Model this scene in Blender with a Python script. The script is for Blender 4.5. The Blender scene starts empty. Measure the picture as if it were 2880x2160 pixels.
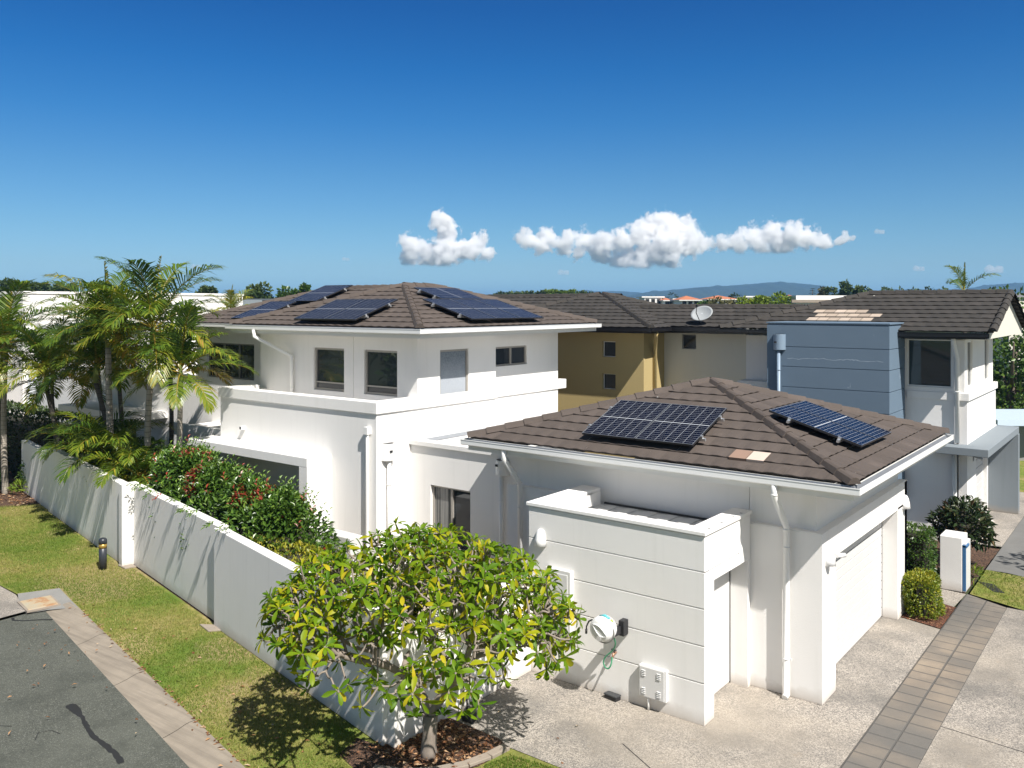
import bpy, bmesh, math, random
import numpy as np
from mathutils import Vector, Matrix
R = math.radians
SC = bpy.context.scene
COL = SC.collection
YAW = 0.65696; CAMZ = 6.2; FPX = 2421.8; HOR = 859.2     # the camera: level, 6.2 m up
SUN = Vector((-1.0, 0.39, -1.31)).normalized()           # the way the sunlight travels
rng = np.random.default_rng(7)
random.seed(7)

# ------------------------------------------------------------------ objects
def tag(o, label=None, cat=None, group=None, kind=None):
    if label: o['label'] = label
    if cat: o['category'] = cat
    if group: o['group'] = group
    if kind: o['kind'] = kind
    return o
def empty(name, loc, label, cat, group=None, rz=0):
    o = bpy.data.objects.new(name, None); COL.objects.link(o)
    o.location = loc; o.rotation_euler = (0, 0, rz); o.empty_display_size = .2
    return tag(o, label, cat, group)
def link(name, me, parent=None):
    o = bpy.data.objects.new(name, me); COL.objects.link(o)
    if parent is not None:
        o.parent = parent
        if parent.type == 'EMPTY' or parent.parent is None:
            pass
    return o
def world_of(o):
    m = Matrix.LocRotScale(o.location, o.rotation_euler, o.scale)
    return world_of(o.parent) @ m if o.parent else m
def copy_tree(o, parent=None):
    c = o.copy(); COL.objects.link(c); c.parent = parent
    for ch in list(o.children): copy_tree(ch, c)
    return c

class MB:
    """collects shapes, then links them as ONE mesh object"""
    def __init__(s): s.v=[]; s.f=[]; s.sm=[]; s.uv={}; s.mi=[]; s.cur=0
    def face(s, idx, smooth=False, uv=None):
        if uv is not None: s.uv[len(s.f)] = uv
        s.f.append(tuple(idx)); s.sm.append(smooth); s.mi.append(s.cur)
    def poly(s, pts, uv=None, smooth=False):
        b=len(s.v); s.v += [tuple(p) for p in pts]; s.face(range(b,b+len(pts)), smooth, uv); return s
    def box(s, x0,x1,y0,y1,z0,z1):
        b=len(s.v)
        s.v += [(x0,y0,z0),(x1,y0,z0),(x1,y1,z0),(x0,y1,z0),(x0,y0,z1),(x1,y0,z1),(x1,y1,z1),(x0,y1,z1)]
        for q in ((3,2,1,0),(4,5,6,7),(0,1,5,4),(1,2,6,5),(2,3,7,6),(3,0,4,7)): s.face([b+i for i in q])
        return s
    def prism(s, pts, z0, z1):
        """vertical prism on a counter-clockwise outline"""
        n=len(pts); b=len(s.v)
        s.v += [(p[0],p[1],z0) for p in pts]+[(p[0],p[1],z1) for p in pts]
        s.face([b+i for i in range(n)][::-1]); s.face([b+n+i for i in range(n)])
        for i in range(n): j=(i+1)%n; s.face((b+i,b+j,b+n+j,b+n+i))
        return s
    def tube(s, pts, r, n=10, cap=True, smooth=True):
        """round tube through the points; r a number or one per point"""
        P=[Vector(p) for p in pts]; rs = r if hasattr(r,'__len__') else [r]*len(P)
        b=len(s.v); ref=None
        for i,p in enumerate(P):
            if i==0: d=(P[1]-P[0])
            elif i==len(P)-1: d=P[-1]-P[-2]
            else: d=(P[i]-P[i-1]).normalized()+(P[i+1]-P[i]).normalized()
            d=d.normalized() if d.length>1e-9 else Vector((0,0,1))
            if ref is None: ref = Vector((0,0,1)) if abs(d.z)<.9 else Vector((1,0,0))
            u=(ref-d*ref.dot(d)); u=u.normalized() if u.length>1e-6 else d.orthogonal().normalized()
            ref=u; w=d.cross(u)
            k=1.0
            if 0<i<len(P)-1:
                c=(P[i]-P[i-1]).normalized().dot((P[i+1]-P[i]).normalized()); k=1/max(.5,math.sqrt(max(.01,(1+c)/2)))
                k=min(k,1.3)
            for j in range(n):
                a=2*math.pi*j/n; s.v.append(tuple(p+(u*math.cos(a)+w*math.sin(a))*rs[i]*k))
        for i in range(len(P)-1):
            for j in range(n):
                k=(j+1)%n; s.face((b+i*n+j,b+i*n+k,b+(i+1)*n+k,b+(i+1)*n+j), smooth)
        if cap:
            s.face([b+j for j in range(n)][::-1]); e=b+(len(P)-1)*n; s.face([e+j for j in range(n)])
        return s
    def lathe(s, prof, cx, cy, n=20, smooth=True):
        """profile of (radius, z) turned about a vertical axis"""
        b=len(s.v)
        for r,z in prof:
            for j in range(n): a=2*math.pi*j/n; s.v.append((cx+r*math.cos(a),cy+r*math.sin(a),z))
        for i in range(len(prof)-1):
            for j in range(n):
                k=(j+1)%n; s.face((b+i*n+j,b+i*n+k,b+(i+1)*n+k,b+(i+1)*n+j), smooth)
        s.face([b+j for j in range(n)][::-1]); e=b+(len(prof)-1)*n; s.face([e+j for j in range(n)])
        return s
    def build(s, name, mat, parent=None, bevel=0, seg=2):
        me=bpy.data.meshes.new(name); vs=s.v
        if parent is not None:
            inv=world_of(parent).inverted(); vs=[tuple(inv@Vector(p)) for p in vs]
        me.from_pydata(vs,[],s.f)
        me.polygons.foreach_set('use_smooth', s.sm)
        mats = mat if isinstance(mat,(list,tuple)) else [mat]
        for m in mats: me.materials.append(m)
        if len(mats)>1: me.polygons.foreach_set('material_index', s.mi)
        if s.uv:
            ul=me.uv_layers.new(name='UVMap')
            for p in me.polygons:
                q=s.uv.get(p.index)
                if q:
                    for k,li in enumerate(p.loop_indices): ul.data[li].uv=q[k]
        me.update(); o=link(name,me,parent)
        if bevel:
            m=o.modifiers.new('Bevel','BEVEL'); m.width=bevel; m.segments=seg; m.limit_method='ANGLE'; m.angle_limit=R(35); m.harden_normals=False
        return o

def mesh_np(name, V, F, mat, parent=None, tint=None, smooth=False):
    """big meshes from arrays; F is (m,3) or (m,4); tint one value per face"""
    V=np.asarray(V,dtype=np.float32); F=np.asarray(F,dtype=np.int32)
    if parent is not None:
        M=np.array(world_of(parent).inverted()); V=V@M[:3,:3].T.astype(np.float32)+M[:3,3].astype(np.float32)
    me=bpy.data.meshes.new(name); m,k=F.shape
    me.vertices.add(len(V)); me.vertices.foreach_set('co',V.ravel())
    me.loops.add(m*k); me.loops.foreach_set('vertex_index',F.ravel())
    me.polygons.add(m); me.polygons.foreach_set('loop_start',np.arange(0,m*k,k,dtype=np.int32))
    try: me.polygons.foreach_set('loop_total',np.full(m,k,dtype=np.int32))
    except Exception: pass
    me.polygons.foreach_set('use_smooth',np.full(m,smooth))
    if tint is not None:
        a=me.attributes.new('tint','FLOAT','FACE'); a.data.foreach_set('value',np.asarray(tint,dtype=np.float32))
    me.materials.append(mat); me.update(calc_edges=True); me.validate()
    return link(name,me,parent)

# ------------------------------------------------------------------ materials
class NT:
    def __init__(s,name):
        s.m=bpy.data.materials.new(name); s.m.use_nodes=True; s.t=s.m.node_tree; s.n=s.t.nodes; s.n.clear()
        s.out=s.n.new('ShaderNodeOutputMaterial')
    def __call__(s,kind,**kw):
        nd=s.n.new('ShaderNode'+kind)
        for k,v in kw.items():
            if k[0]=='_': setattr(nd,k[1:],v)
            else:
                key=int(k[1:]) if k[0]=='i' and k[1:].isdigit() else k.replace('__',' ')
                s.put(nd.inputs[key],v)
        return nd
    def put(s,inp,v):
        if isinstance(v,bpy.types.NodeSocket): s.t.links.new(v,inp)
        elif isinstance(v,bpy.types.Node): s.t.links.new(v.outputs[0],inp)
        else:
            if inp.type=='RGBA' and len(v)==3: v=(*v,1)
            inp.default_value=v
    def math(s,op,a,b=None,c=None):
        nd=s.n.new('ShaderNodeMath'); nd.operation=op; s.put(nd.inputs[0],a)
        if b is not None: s.put(nd.inputs[1],b)
        if c is not None: s.put(nd.inputs[2],c)
        return nd.outputs[0]
    def mix(s,f,a,b,mode='MIX'):
        nd=s.n.new('ShaderNodeMix'); nd.data_type='RGBA'; nd.blend_type=mode
        s.put(nd.inputs[0],f); s.put(nd.inputs[6],a); s.put(nd.inputs[7],b); return nd.outputs[2]
    def ramp(s,f,stops,interp='LINEAR'):
        nd=s.n.new('ShaderNodeValToRGB'); s.put(nd.inputs[0],f); cr=nd.color_ramp; cr.interpolation=interp
        while len(cr.elements)<len(stops): cr.elements.new(.5)
        for e,(p,c) in zip(cr.elements,stops): e.position=p; e.color=(*c,1) if len(c)==3 else c
        return nd.outputs[0]
    def coord(s,which='Object'): return s.n.new('ShaderNodeTexCoord').outputs[which]
    def noise(s,vec,scale,detail=4,rough=.6,out=0,dist=0):
        nd=s('TexNoise',Scale=scale,Detail=detail,Roughness=rough,Distortion=dist); s.put(nd.inputs['Vector'],vec); return nd.outputs[out]
    def scl(s,vec,sc):
        nd=s.n.new('ShaderNodeMapping'); s.put(nd.inputs[0],vec); nd.inputs['Scale'].default_value=sc; return nd.outputs[0]
    def bsdf(s,col,rough=.6,bump=None,bs=.3,bd=.02,**kw):
        p=s.n.new('ShaderNodeBsdfPrincipled'); s.put(p.inputs['Base Color'],col); s.put(p.inputs['Roughness'],rough)
        for k,v in kw.items(): s.put(p.inputs[k.replace('__',' ')],v)
        if bump is not None:
            b=s('Bump',Strength=bs,Distance=bd,Height=bump); s.t.links.new(b.outputs[0],p.inputs['Normal'])
        return p
    def done(s,sh): s.t.links.new(sh.outputs[0],s.out.inputs['Surface']); return s.m
def geo_pos(t): return t.n.new('ShaderNodeNewGeometry').outputs['Position']

def stucco(name,c,stain=.10,grain=.35,streak=True):
    t=NT(name); p=geo_pos(t)
    n1=t.noise(p,1.3,6,.65); n2=t.noise(p,140,2,.5); n3=t.noise(t.scl(p,(9,9,.55)),1.0,4,.6)
    n4=t.noise(p,.35,3,.5)
    col=t.mix(t.math('MULTIPLY',t.ramp(n1,[(.42,(0,0,0)),(.75,(1,1,1))]),stain*1.4),c,[x*.82 for x in c])
    if streak: col=t.mix(t.math('MULTIPLY',t.ramp(n3,[(.52,(0,0,0)),(.80,(1,1,1))]),stain*2.0),col,[c[0]*.70,c[1]*.70,c[2]*.68])
    col=t.mix(t.math('MULTIPLY',t.ramp(n4,[(.35,(0,0,0)),(.7,(1,1,1))]),.10),col,[min(1,c[0]*1.04),c[1]*1.0,c[2]*.95])
    sx=t.n.new('ShaderNodeSeparateXYZ'); t.put(sx.inputs[0],p)                      # splash dirt along the foot of the wall
    foot=t.math('SUBTRACT',1.0,t.math('DIVIDE',sx.outputs[2],t.math('MULTIPLY',t.noise(p,2.2,5,.7),.42)),None); foot=t.math('MULTIPLY',t.math('MAXIMUM',foot,0.0),.55)
    col=t.mix(foot,col,(.34,.27,.20)); n5=t.noise(p,6,4,.7)
    return t.done(t.bsdf(col,.85,t.math('ADD',t.math('ADD',n2,t.math('MULTIPLY',n1,.6)),t.math('MULTIPLY',n5,.8)),grain*1.3,.006))
def plain(name,c,rough=.5,metal=0,var=.12,vs=3,bump=0):
    t=NT(name); p=geo_pos(t); n=t.noise(p,vs,5,.6)
    col=t.mix(n,[x*(1-var) for x in c],[min(1,x*(1+var)) for x in c])
    return t.done(t.bsdf(col,rough,n if bump else None,bump,.01,Metallic=metal))
def glass_mat(name,tone=(.018,.022,.026),rough=.02):
    t=NT(name); p=geo_pos(t); n=t.noise(p,.9,2,.5)
    col=t.mix(n,tone,[x*1.9 for x in tone])
    return t.done(t.bsdf(col,rough,t.noise(p,.7,1,.5),.06,.02,IOR=1.6,**{'Specular__IOR__Level':.75}))
def leaf_mat(name,stops,trans=.35,rough=.42,spec=.5):
    t=NT(name); a=t.n.new('ShaderNodeAttribute'); a.attribute_name='tint'
    col=t.ramp(a.outputs['Fac'],stops)
    p=t.bsdf(col,rough,**{'Specular__IOR__Level':spec}); tr=t('BsdfTranslucent'); t.put(tr.inputs[0],t.mix(1.0,col,(1.0,1.0,.55),'MULTIPLY'))
    mx=t('MixShader'); t.put(mx.inputs[0],trans); t.t.links.new(p.outputs[0],mx.inputs[1]); t.t.links.new(tr.outputs[0],mx.inputs[2])
    return t.done(mx)
def tile_mat(name,c1,c2,c3):
    """concrete roof tiles: one tone per tile from the tile's own UV cell, lichen and dust on top"""
    t=NT(name); uv=t.n.new('ShaderNodeUVMap').outputs[0]
    fl=t.n.new('ShaderNodeVectorMath'); fl.operation='FLOOR'; t.put(fl.inputs[0],uv)
    w=t.n.new('ShaderNodeTexWhiteNoise'); w.noise_dimensions='2D'; t.put(w.inputs['Vector'],fl.outputs[0])
    col=t.ramp(w.outputs['Value'],[(0,c1),(.55,c2),(1,c3)])
    p=geo_pos(t); n=t.noise(p,.9,5,.65); n2=t.noise(p,55,4,.7)
    col=t.mix(t.math('MULTIPLY',t.ramp(n,[(.35,(0,0,0)),(.7,(1,1,1))]),.55),col,[x*.62 for x in c2]); 
    col=t.mix(t.math('MULTIPLY',t.ramp(n2,[(.5,(0,0,0)),(.85,(1,1,1))]),.45),col,[min(1,x*1.7) for x in c3])
    n3=t.noise(p,2.3,5,.7); col=t.mix(t.math('MULTIPLY',t.ramp(n3,[(.58,(0,0,0)),(.74,(1,1,1))]),.40),col,[min(1,x*1.55) for x in c3])      # lichen
    vs=t('TexVoronoi',Scale=1.1); t.put(vs.inputs['Vector'],p); col=t.mix(t.math('LESS_THAN',vs.outputs['Distance'],.028),col,(.5,.49,.46))
    fr=t.n.new('ShaderNodeVectorMath'); fr.operation='FRACTION'; t.put(fr.inputs[0],uv)
    sx=t.n.new('ShaderNodeSeparateXYZ'); t.put(sx.inputs[0],fr.outputs[0])
    edge=t.math('LESS_THAN',sx.outputs[0],.045)
    col=t.mix(t.math('MULTIPLY',edge,.25),col,[x*.35 for x in c1])
    return t.done(t.bsdf(col,.88,n2,.45,.006))
M={}
M['wall']=stucco('white render',(.80,.785,.765),.10)
M['wall_old']=stucco('weathered white render',(.79,.775,.75),.10)
M['wall_ochre']=stucco('ochre render',(.43,.335,.155),.06)
M['wall_cream']=stucco('cream render',(.66,.63,.55),.06)
M['wall_blue']=stucco('blue render',(.115,.170,.235),.05)
M['wall_bluegrey']=stucco('blue grey render',(.20,.23,.255),.14)
M['soffit']=plain('soffit board',(.72,.71,.68),.6,0,.04)
M['gutter']=plain('white painted metal',(.78,.78,.77),.35,0,.03)
M['trough']=plain('grey metal and trough shade',(.34,.36,.39),.45,.3,.12)  # shade inside the white gutters put in as grey; also plain grey fittings
M['black_gutter']=plain('black painted metal',(.012,.012,.014),.3,0,.2)
M['pipe']=plain('white painted pipe',(.76,.755,.735),.38,0,.04)
M['pipe_ochre']=plain('ochre painted pipe',(.45,.345,.16),.4,0,.04)
M['pipe_blue']=plain('blue painted pipe',(.20,.27,.35),.4,0,.04)
M['frame']=plain('bronze aluminium',(.36,.335,.30),.4,.2,.05)
M['frame_dark']=plain('grey aluminium',(.22,.215,.20),.4,.2,.05)
M['frame_white']=plain('white aluminium',(.75,.75,.73),.4,0,.04)
M['glass']=glass_mat('window glass')
M['glass_green']=glass_mat('tinted window glass',(.018,.030,.034),.05)
M['black']=plain('black plastic',(.02,.02,.022),.45,0,.2)
M['void']=plain('unlit room',(.012,.011,.010),.9,0,.2)
M['alu']=plain('silver aluminium',(.72,.73,.74),.3,.8,.05)
M['white_plastic']=plain('white plastic',(.80,.80,.80),.3,0,.03)
M['white_metal']=plain('white powder coat',(.63,.625,.615),.45,0,.03)
M['tile']=tile_mat('brown concrete tile',(.076,.060,.051),(.087,.069,.059),(.101,.080,.069))
M['tile_dark']=tile_mat('dark concrete tile',(.030,.027,.024),(.038,.034,.030),(.048,.042,.038))
M['tile_pale']=tile_mat('bleached concrete tile',(.30,.24,.19),(.42,.34,.27),(.50,.41,.34))
def curtain_mat():
    t=NT('curtain behind glass'); p=geo_pos(t); w=t.noise(t.scl(p,(16,16,.4)),1,3,.5)
    col=t.ramp(w,[(.3,(.05,.055,.055)),(.55,(.20,.20,.19)),(.8,(.34,.34,.32))])
    return t.done(t.bsdf(col,.05,IOR=1.5))
M['curtain']=curtain_mat()
def frosted_mat():
    t=NT('frosted screen'); p=geo_pos(t); n=t.noise(p,2.2,4,.6)
    sx=t.n.new('ShaderNodeSeparateXYZ'); t.put(sx.inputs[0],p)
    v=t('TexVoronoi',Scale=24); t.put(v.inputs['Vector'],p)
    low=t.ramp(t.math('ADD',t.math('MULTIPLY',t.math('SUBTRACT',5.15,sx.outputs[2]),.55),t.math('MULTIPLY',n,.35)),[(.28,(.14,.17,.20)),(.62,(.36,.39,.43))])
    return t.done(t.bsdf(t.mix(t.math('MULTIPLY',v.outputs['Distance'],.3),low,(.5,.52,.55)),.12,IOR=1.5))
M['frosted']=frosted_mat()

# ------------------------------------------------------------------ roofs
def roof_face(mb, e0, e1, inward, z0, slope, left, right, length, gauge=.335, tile=.30, dz=.020):
    """one tiled plane. e0->e1 is the eave line, inward the plan direction up the slope; left(s), right(s)
    give the extent along the eave at plan distance s from it; length the plan run"""
    e0=Vector(e0); e1=Vector(e1); inward=Vector(inward); d=(e1-e0).normalized()
    ca=math.cos(math.atan(slope)); ps=gauge*ca; n=max(1,int(math.ceil(length/ps)))
    def P(u,s,h): q=e0+d*u+inward*s; return (q.x,q.y,z0+slope*s+h)
    prof=[0,.010,.013,.004,0.0,.011,.012,.003]
    for k in range(n):
        s0=k*ps; s1=min(length,(k+1)*ps)
        l0,r0=left(s0),right(s0); l1,r1=left(s1),right(s1)
        if r0-l0<.02: break
        off=(k%2)*tile*.5; u=math.floor((l0-off)/tile)*tile+off; step=tile/4
        i0=int(math.floor((l0-off)/step)); i1=int(math.ceil((r0-off)/step))
        us=[off+i*step for i in range(i0,i1+1)]; jit={}
        for a,b in zip(us[:-1],us[1:]):
            ti=math.floor((a-off)/tile+1e-6)
            if ti not in jit: jit[ti]=random.uniform(-.0025,.0025)
            ka=int(round((a-off)/step))%8; kb=int(round((b-off)/step))%8
            ha=dz+prof[ka]+jit[ti]; hb=dz+prof[kb if kb else 0]+jit[ti]
            A0=max(l0,min(r0,a)); B0=max(l0,min(r0,b)); A1=max(l1,min(r1,a)); B1=max(l1,min(r1,b))
            if B0-A0<1e-4 and B1-A1<1e-4: continue
            uva=(ti+.02+.96*((a-off)/tile-ti), k+.05); uvb=(ti+.02+.96*((b-off)/tile-ti), k+.05)
            up=.004
            mb.poly([P(A0,s0,ha),P(B0,s0,hb),P(B1,s1,up),P(A1,s1,up)],[uva,uvb,(uvb[0],k+.95),(uva[0],k+.95)])
            tk=.011; gp=.05
            mb.poly([P(A0,s0,ha-tk),P(B0,s0,hb-tk),P(B0,s0,hb),P(A0,s0,ha)],[uva,uvb,uvb,uva])
            mb.poly([P(A0,s0,ha-tk),P(A0,s0+gp,ha-tk-.002),P(B0,s0+gp,hb-tk-.002),P(B0,s0,hb-tk)],[uva,uva,uvb,uvb])
            mb.poly([P(A0,s0+gp,-.03),P(B0,s0+gp,-.03),P(B0,s0+gp,hb-tk),P(A0,s0+gp,ha-tk)],[uva,uvb,uvb,uva])
def ridge_caps(mb, a, b, w=.105, h=.062, L=.38):
    """overlapping angular ridge tiles from a (low) to b (high)"""
    a=Vector(a); b=Vector(b); d=b-a; n=max(1,int(round(d.length/L))); d/=n
    side=Vector((d.y,-d.x,0)).normalized(); up=side.cross(d).normalized()
    if up.z<0: up=-up
    for i in range(n):
        p=a+d*i-d*.06; q=a+d*(i+1)
        h0=h+.022; h1=h; j=random.uniform(-.006,.006)
        sec=lambda c,hh,ww:[c-side*ww+up*(hh-.095),c-side*ww*.55+up*(hh-.012),c-side*ww*.18+up*(hh+.006),c+side*ww*.18+up*(hh+.006),c+side*ww*.55+up*(hh-.012),c+side*ww+up*(hh-.095)]
        A=sec(p+side*j,h0,w*1.08); B=sec(q+side*j,h1,w*.98)
        for k in range(5):
            mb.poly([A[k],A[k+1],B[k+1],B[k]],[(i+.3+900,k*0+.3+i*7)]*4)
        mb.poly([A[0],A[1],A[2],A[3],A[4],A[5]][::-1],[(i+.3+900,.3+i*7)]*6)
def hip_roof(parent, x0,x1,y0,y1, z0, sx, sy, mat, faces='FRLB', caps=True, name='roof'):
    W=x1-x0; Dp=y1-y0; hx=sx*W/2; hy=sy*Dp/2; h=min(hx,hy)
    rx=h/sx; ry=h/sy; mb=MB()
    if 'F' in faces: roof_face(mb,(x0,y0,0),(x1,y0,0),(0,1,0),z0,sy,lambda s:s*sy/sx,lambda s:W-s*sy/sx,ry)
    if 'B' in faces: roof_face(mb,(x1,y1,0),(x0,y1,0),(0,-1,0),z0,sy,lambda s:s*sy/sx,lambda s:W-s*sy/sx,ry)
    if 'R' in faces: roof_face(mb,(x1,y0,0),(x1,y1,0),(-1,0,0),z0,sx,lambda s:s*sx/sy,lambda s:Dp-s*sx/sy,rx)
    if 'L' in faces: roof_face(mb,(x0,y1,0),(x0,y0,0),(1,0,0),z0,sx,lambda s:s*sx/sy,lambda s:Dp-s*sx/sy,rx)
    if hx<=hy: A=((x0+x1)/2,y0+ry,z0+h); B=((x0+x1)/2,y1-ry,z0+h)
    else: A=(x0+rx,(y0+y1)/2,z0+h); B=(x1-rx,(y0+y1)/2,z0+h)
    if caps:
        ends={(x0,y0):A,(x1,y0):(A if hx<=hy else B),(x1,y1):B,(x0,y1):(B if hx<=hy else A)}
        for (x,y),t in ends.items(): ridge_caps(mb,(x,y,z0+.02),t)
        if (Vector(A)-Vector(B)).length>.2: ridge_caps(mb,A,B)
    return mb.build(name,mat,parent),A,B
def ring(x0,x1,y0,y1,d): return [(x0-d,y0-d),(x1+d,y0-d),(x1+d,y1+d),(x0-d,y1+d)]
def sweep_rect(mb, x0,x1,y0,y1, prof, sides=(0,1,2,3)):
    """profile points (outward offset, z) swept round a rectangle"""
    for (d0,za),(d1,zb) in zip(prof[:-1],prof[1:]):
        a=ring(x0,x1,y0,y1,d0); b=ring(x0,x1,y0,y1,d1)
        for i in sides:
            j=(i+1)%4
            mb.poly([(*a[i],za),(*a[j],za),(*b[j],zb),(*b[i],zb)])
def eaves(parent, x0,x1,y0,y1, zt, wall, mats=('gutter','trough','soffit'), sides=(0,1,2,3), gh=.11, gw=.115, drop=.10):
    """gutter round the rectangle (outer face at x0..y1), fascia behind it and a soffit in to the wall rectangle"""
    g=MB(); zb=zt-gh
    sweep_rect(g,x0,x1,y0,y1,[(-gw,zb),(-.012,zb),(0,zb+.014),(0,zt-.012),(.006,zt-.012),(.006,zt),(-.012,zt),(-.012,zt-.02)],sides)
    go=g.build('gutter',M[mats[0]],parent)
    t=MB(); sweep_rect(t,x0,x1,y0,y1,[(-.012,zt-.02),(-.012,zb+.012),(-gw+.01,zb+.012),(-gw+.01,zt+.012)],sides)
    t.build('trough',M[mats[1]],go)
    f=MB(); sweep_rect(f,x0,x1,y0,y1,[(-gw-.02,zt+.01),(-gw+.003,zt+.01),(-gw+.003,zb-drop),(-gw-.02,zb-drop)],sides)
    f.build('fascia',M[mats[2]],parent)
    s=MB(); wx0,wx1,wy0,wy1=wall; o=ring(x0,x1,y0,y1,-gw-.018); i_=[(wx0+.02,wy0+.02),(wx1-.02,wy0+.02),(wx1-.02,wy1-.02),(wx0+.02,wy1-.02)]
    for k in sides:
        j=(k+1)%4; z=zb-drop+.02; s.poly([(*o[k],z),(*o[j],z),(*i_[j],z),(*i_[k],z)][::-1])
    s.build('soffit',M['soffit'],parent)
    return go
# ------------------------------------------------------------------ openings
def wall_y(mb, x0,x1,z0,z1, y0,y1, holes=()):
    """a wall slab between y0 and y1 with rectangular openings (xa,xb,za,zb)"""
    holes=[h for h in holes if h[0]<x1 and h[1]>x0]
    xs=sorted({x0,x1,*[h[0] for h in holes],*[h[1] for h in holes]}); zs=sorted({z0,z1,*[h[2] for h in holes],*[h[3] for h in holes]})
    grid(mb,xs,zs,holes,lambda a,b,c,d:mb.box(a,b,y0,y1,c,d))
def wall_x(mb, y0,y1,z0,z1, x0,x1, holes=()):
    ys=sorted({y0,y1,*[h[0] for h in holes],*[h[1] for h in holes]}); zs=sorted({z0,z1,*[h[2] for h in holes],*[h[3] for h in holes]})
    grid(mb,ys,zs,holes,lambda a,b,c,d:mb.box(x0,x1,a,b,c,d))
def grid(mb,us,zs,holes,add):
    # openings that lie outside this length of wall do not widen it
    for a,b in zip(us[:-1],us[1:]):
        run=None
        for c,d in zip(zs[:-1],zs[1:]):
            m=((a+b)/2,(c+d)/2); hole=any(h[0]<m[0]<h[1] and h[2]<m[1]<h[3] for h in holes)
            if hole:
                if run: add(a,b,*run)
                run=None
            else: run=(run[0],d) if run else (c,d)
        if run: add(a,b,*run)
def window(parent, axis, a0,a1,z0,z1, at, inn, mat_f, panes=1, fw=.045, glass='glass', mats=None, label=None, sill=False, back=.10):
    """framed window in the opening. axis 'y': wall face at y=at, glass set back by inn towards +y; axis 'x': face at x=at, set back towards -x.
    the frame is a part, each pane a sub-part"""
    sgn = 1 if axis=='y' else -1
    def bx(mb,u0,u1,d0,d1,c0,c1):
        d0,d1=sorted((at+sgn*d0,at+sgn*d1))
        mb.box(u0,u1,d0,d1,c0,c1) if axis=='y' else mb.box(d0,d1,u0,u1,c0,c1)
    f=MB(); e=.004
    bx(f,a0+e,a0+fw,inn-.02,inn+.05,z0+e,z1-e); bx(f,a1-fw,a1-e,inn-.02,inn+.05,z0+e,z1-e)
    bx(f,a0+fw,a1-fw,inn-.02,inn+.05,z0+e,z0+fw); bx(f,a0+fw,a1-fw,inn-.02,inn+.05,z1-fw,z1-e)
    w=(a1-a0-2*fw)/panes
    for k in range(1,panes):
        u=a0+fw+w*k; bx(f,u-fw*.55,u+fw*.55,inn-.028,inn+.04,z0+fw,z1-fw)
    o=f.build('window',M[mat_f],parent); tag(o,label)
    for k in range(panes):
        g=MB(); u0=a0+fw+w*k+(fw*.55 if k else 0); u1=a0+fw+w*(k+1)-(fw*.55 if k<panes-1 else 0)
        bx(g,u0-.002,u1+.002,inn+.012,inn+.022,z0+fw-.002,z1-fw+.002)
        g.build('pane',M[(mats[k] if mats else glass)],o)
    if sill:
        s=MB(); bx(s,a0-.02,a1+.02,-.035,inn-.02,z0-.035,z0-.002); s.build('sill',M[mat_f],o)
    return o
def brackets(mb,p,r=.05,axis='y'):
    x,y,z=p; mb.tube([(x,y,z-.012),(x,y,z+.012)],r+.008,12)
# ================================================================== the white two-storey house
house=empty('house',(-14.08,13.32,0),'white two-storey house with brown hip roof, behind the palms and red-tipped shrub','house')
XF=-14.08
mb=MB()
# ground floor front block with the dark window under the awning
wall_y(mb,-20.0,XF-.2,0,3.78,13.32,13.54,[(-19.38,-18.74,1.0,2.08)])
wall_x(mb,13.32,17.56,0,3.78,XF-.2,XF)
wall_x(mb,17.561,20.62,0,3.78,XF-.34,XF-.14)
wall_x(mb,13.54,15.6,0,3.78,-20.0,-19.8)
mb.box(-19.8,XF-.2,13.54,14.63,3.55,3.66)                      # terrace floor behind the parapet
mb.build('lower_wall',M['wall'],house)
mb=MB(); holes=[(-17.82,-16.64,4.01,5.11),(-15.91,-14.75,4.01,5.11)]
wall_y(mb,-20.08,-16.305,3.5,5.53,14.63,14.83,holes); wall_y(mb,-16.275,XF-.2,3.5,5.53,14.63,14.83,holes); mb.box(-16.305,-16.275,14.65,14.83,3.5,5.53)
wall_x(mb,14.63,17.56,3.781,5.53,XF-.2,XF,[(15.41,16.47,3.99,5.12)])
wall_x(mb,17.561,20.62,3.781,5.53,XF-.34,XF-.14,[(17.73,19.12,4.58,5.10)])
mb.box(-20.08,-19.88,14.83,15.6,3.5,5.53); mb.box(-20.0,XF-.4,20.45,20.62,0,5.53)
mb.build('upper_wall',M['wall'],house)
# flat roofed wing on the left: upper room over a longer lower block
mb=MB()
YW=15.6
wall_y(mb,-24.7,-20.08,3.95,5.53,YW,YW+.2,[(-24.15,-21.72,3.96,5.04)])
wall_y(mb,-32.4,-20.0,0,3.95,YW,YW+.2,[(-23.4,-22.0,.2,2.1),(-31,-28.4,.1,2.3)])
wall_x(mb,YW+.2,22,0,5.53,-24.7,-24.5); wall_x(mb,YW+.2,22,0,3.95,-32.4,-32.2)
mb.box(-32.2,-24.7,YW+.2,22,3.5,3.6)
mb.build('wing_wall',M['wall'],house)
mb=MB(); mb.box(-32.46,-25.6,YW-.05,YW+.24,3.66,3.96); mb.box(-32.46,-32.16,YW+.24,21.9,3.66,3.96); mb.build('wing_parapet',M['wall'],house,.012)
window(house,'y',-24.15,-21.72,3.96,5.04,YW,.09,'frame_dark',3,label='three-pane window beside the palms')
window(house,'y',-23.4,-22.0,.2,2.1,YW,.09,'frame_dark',2)
window(house,'y',-31,-28.4,.1,2.3,YW,.09,'frame_dark',2)
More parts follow.
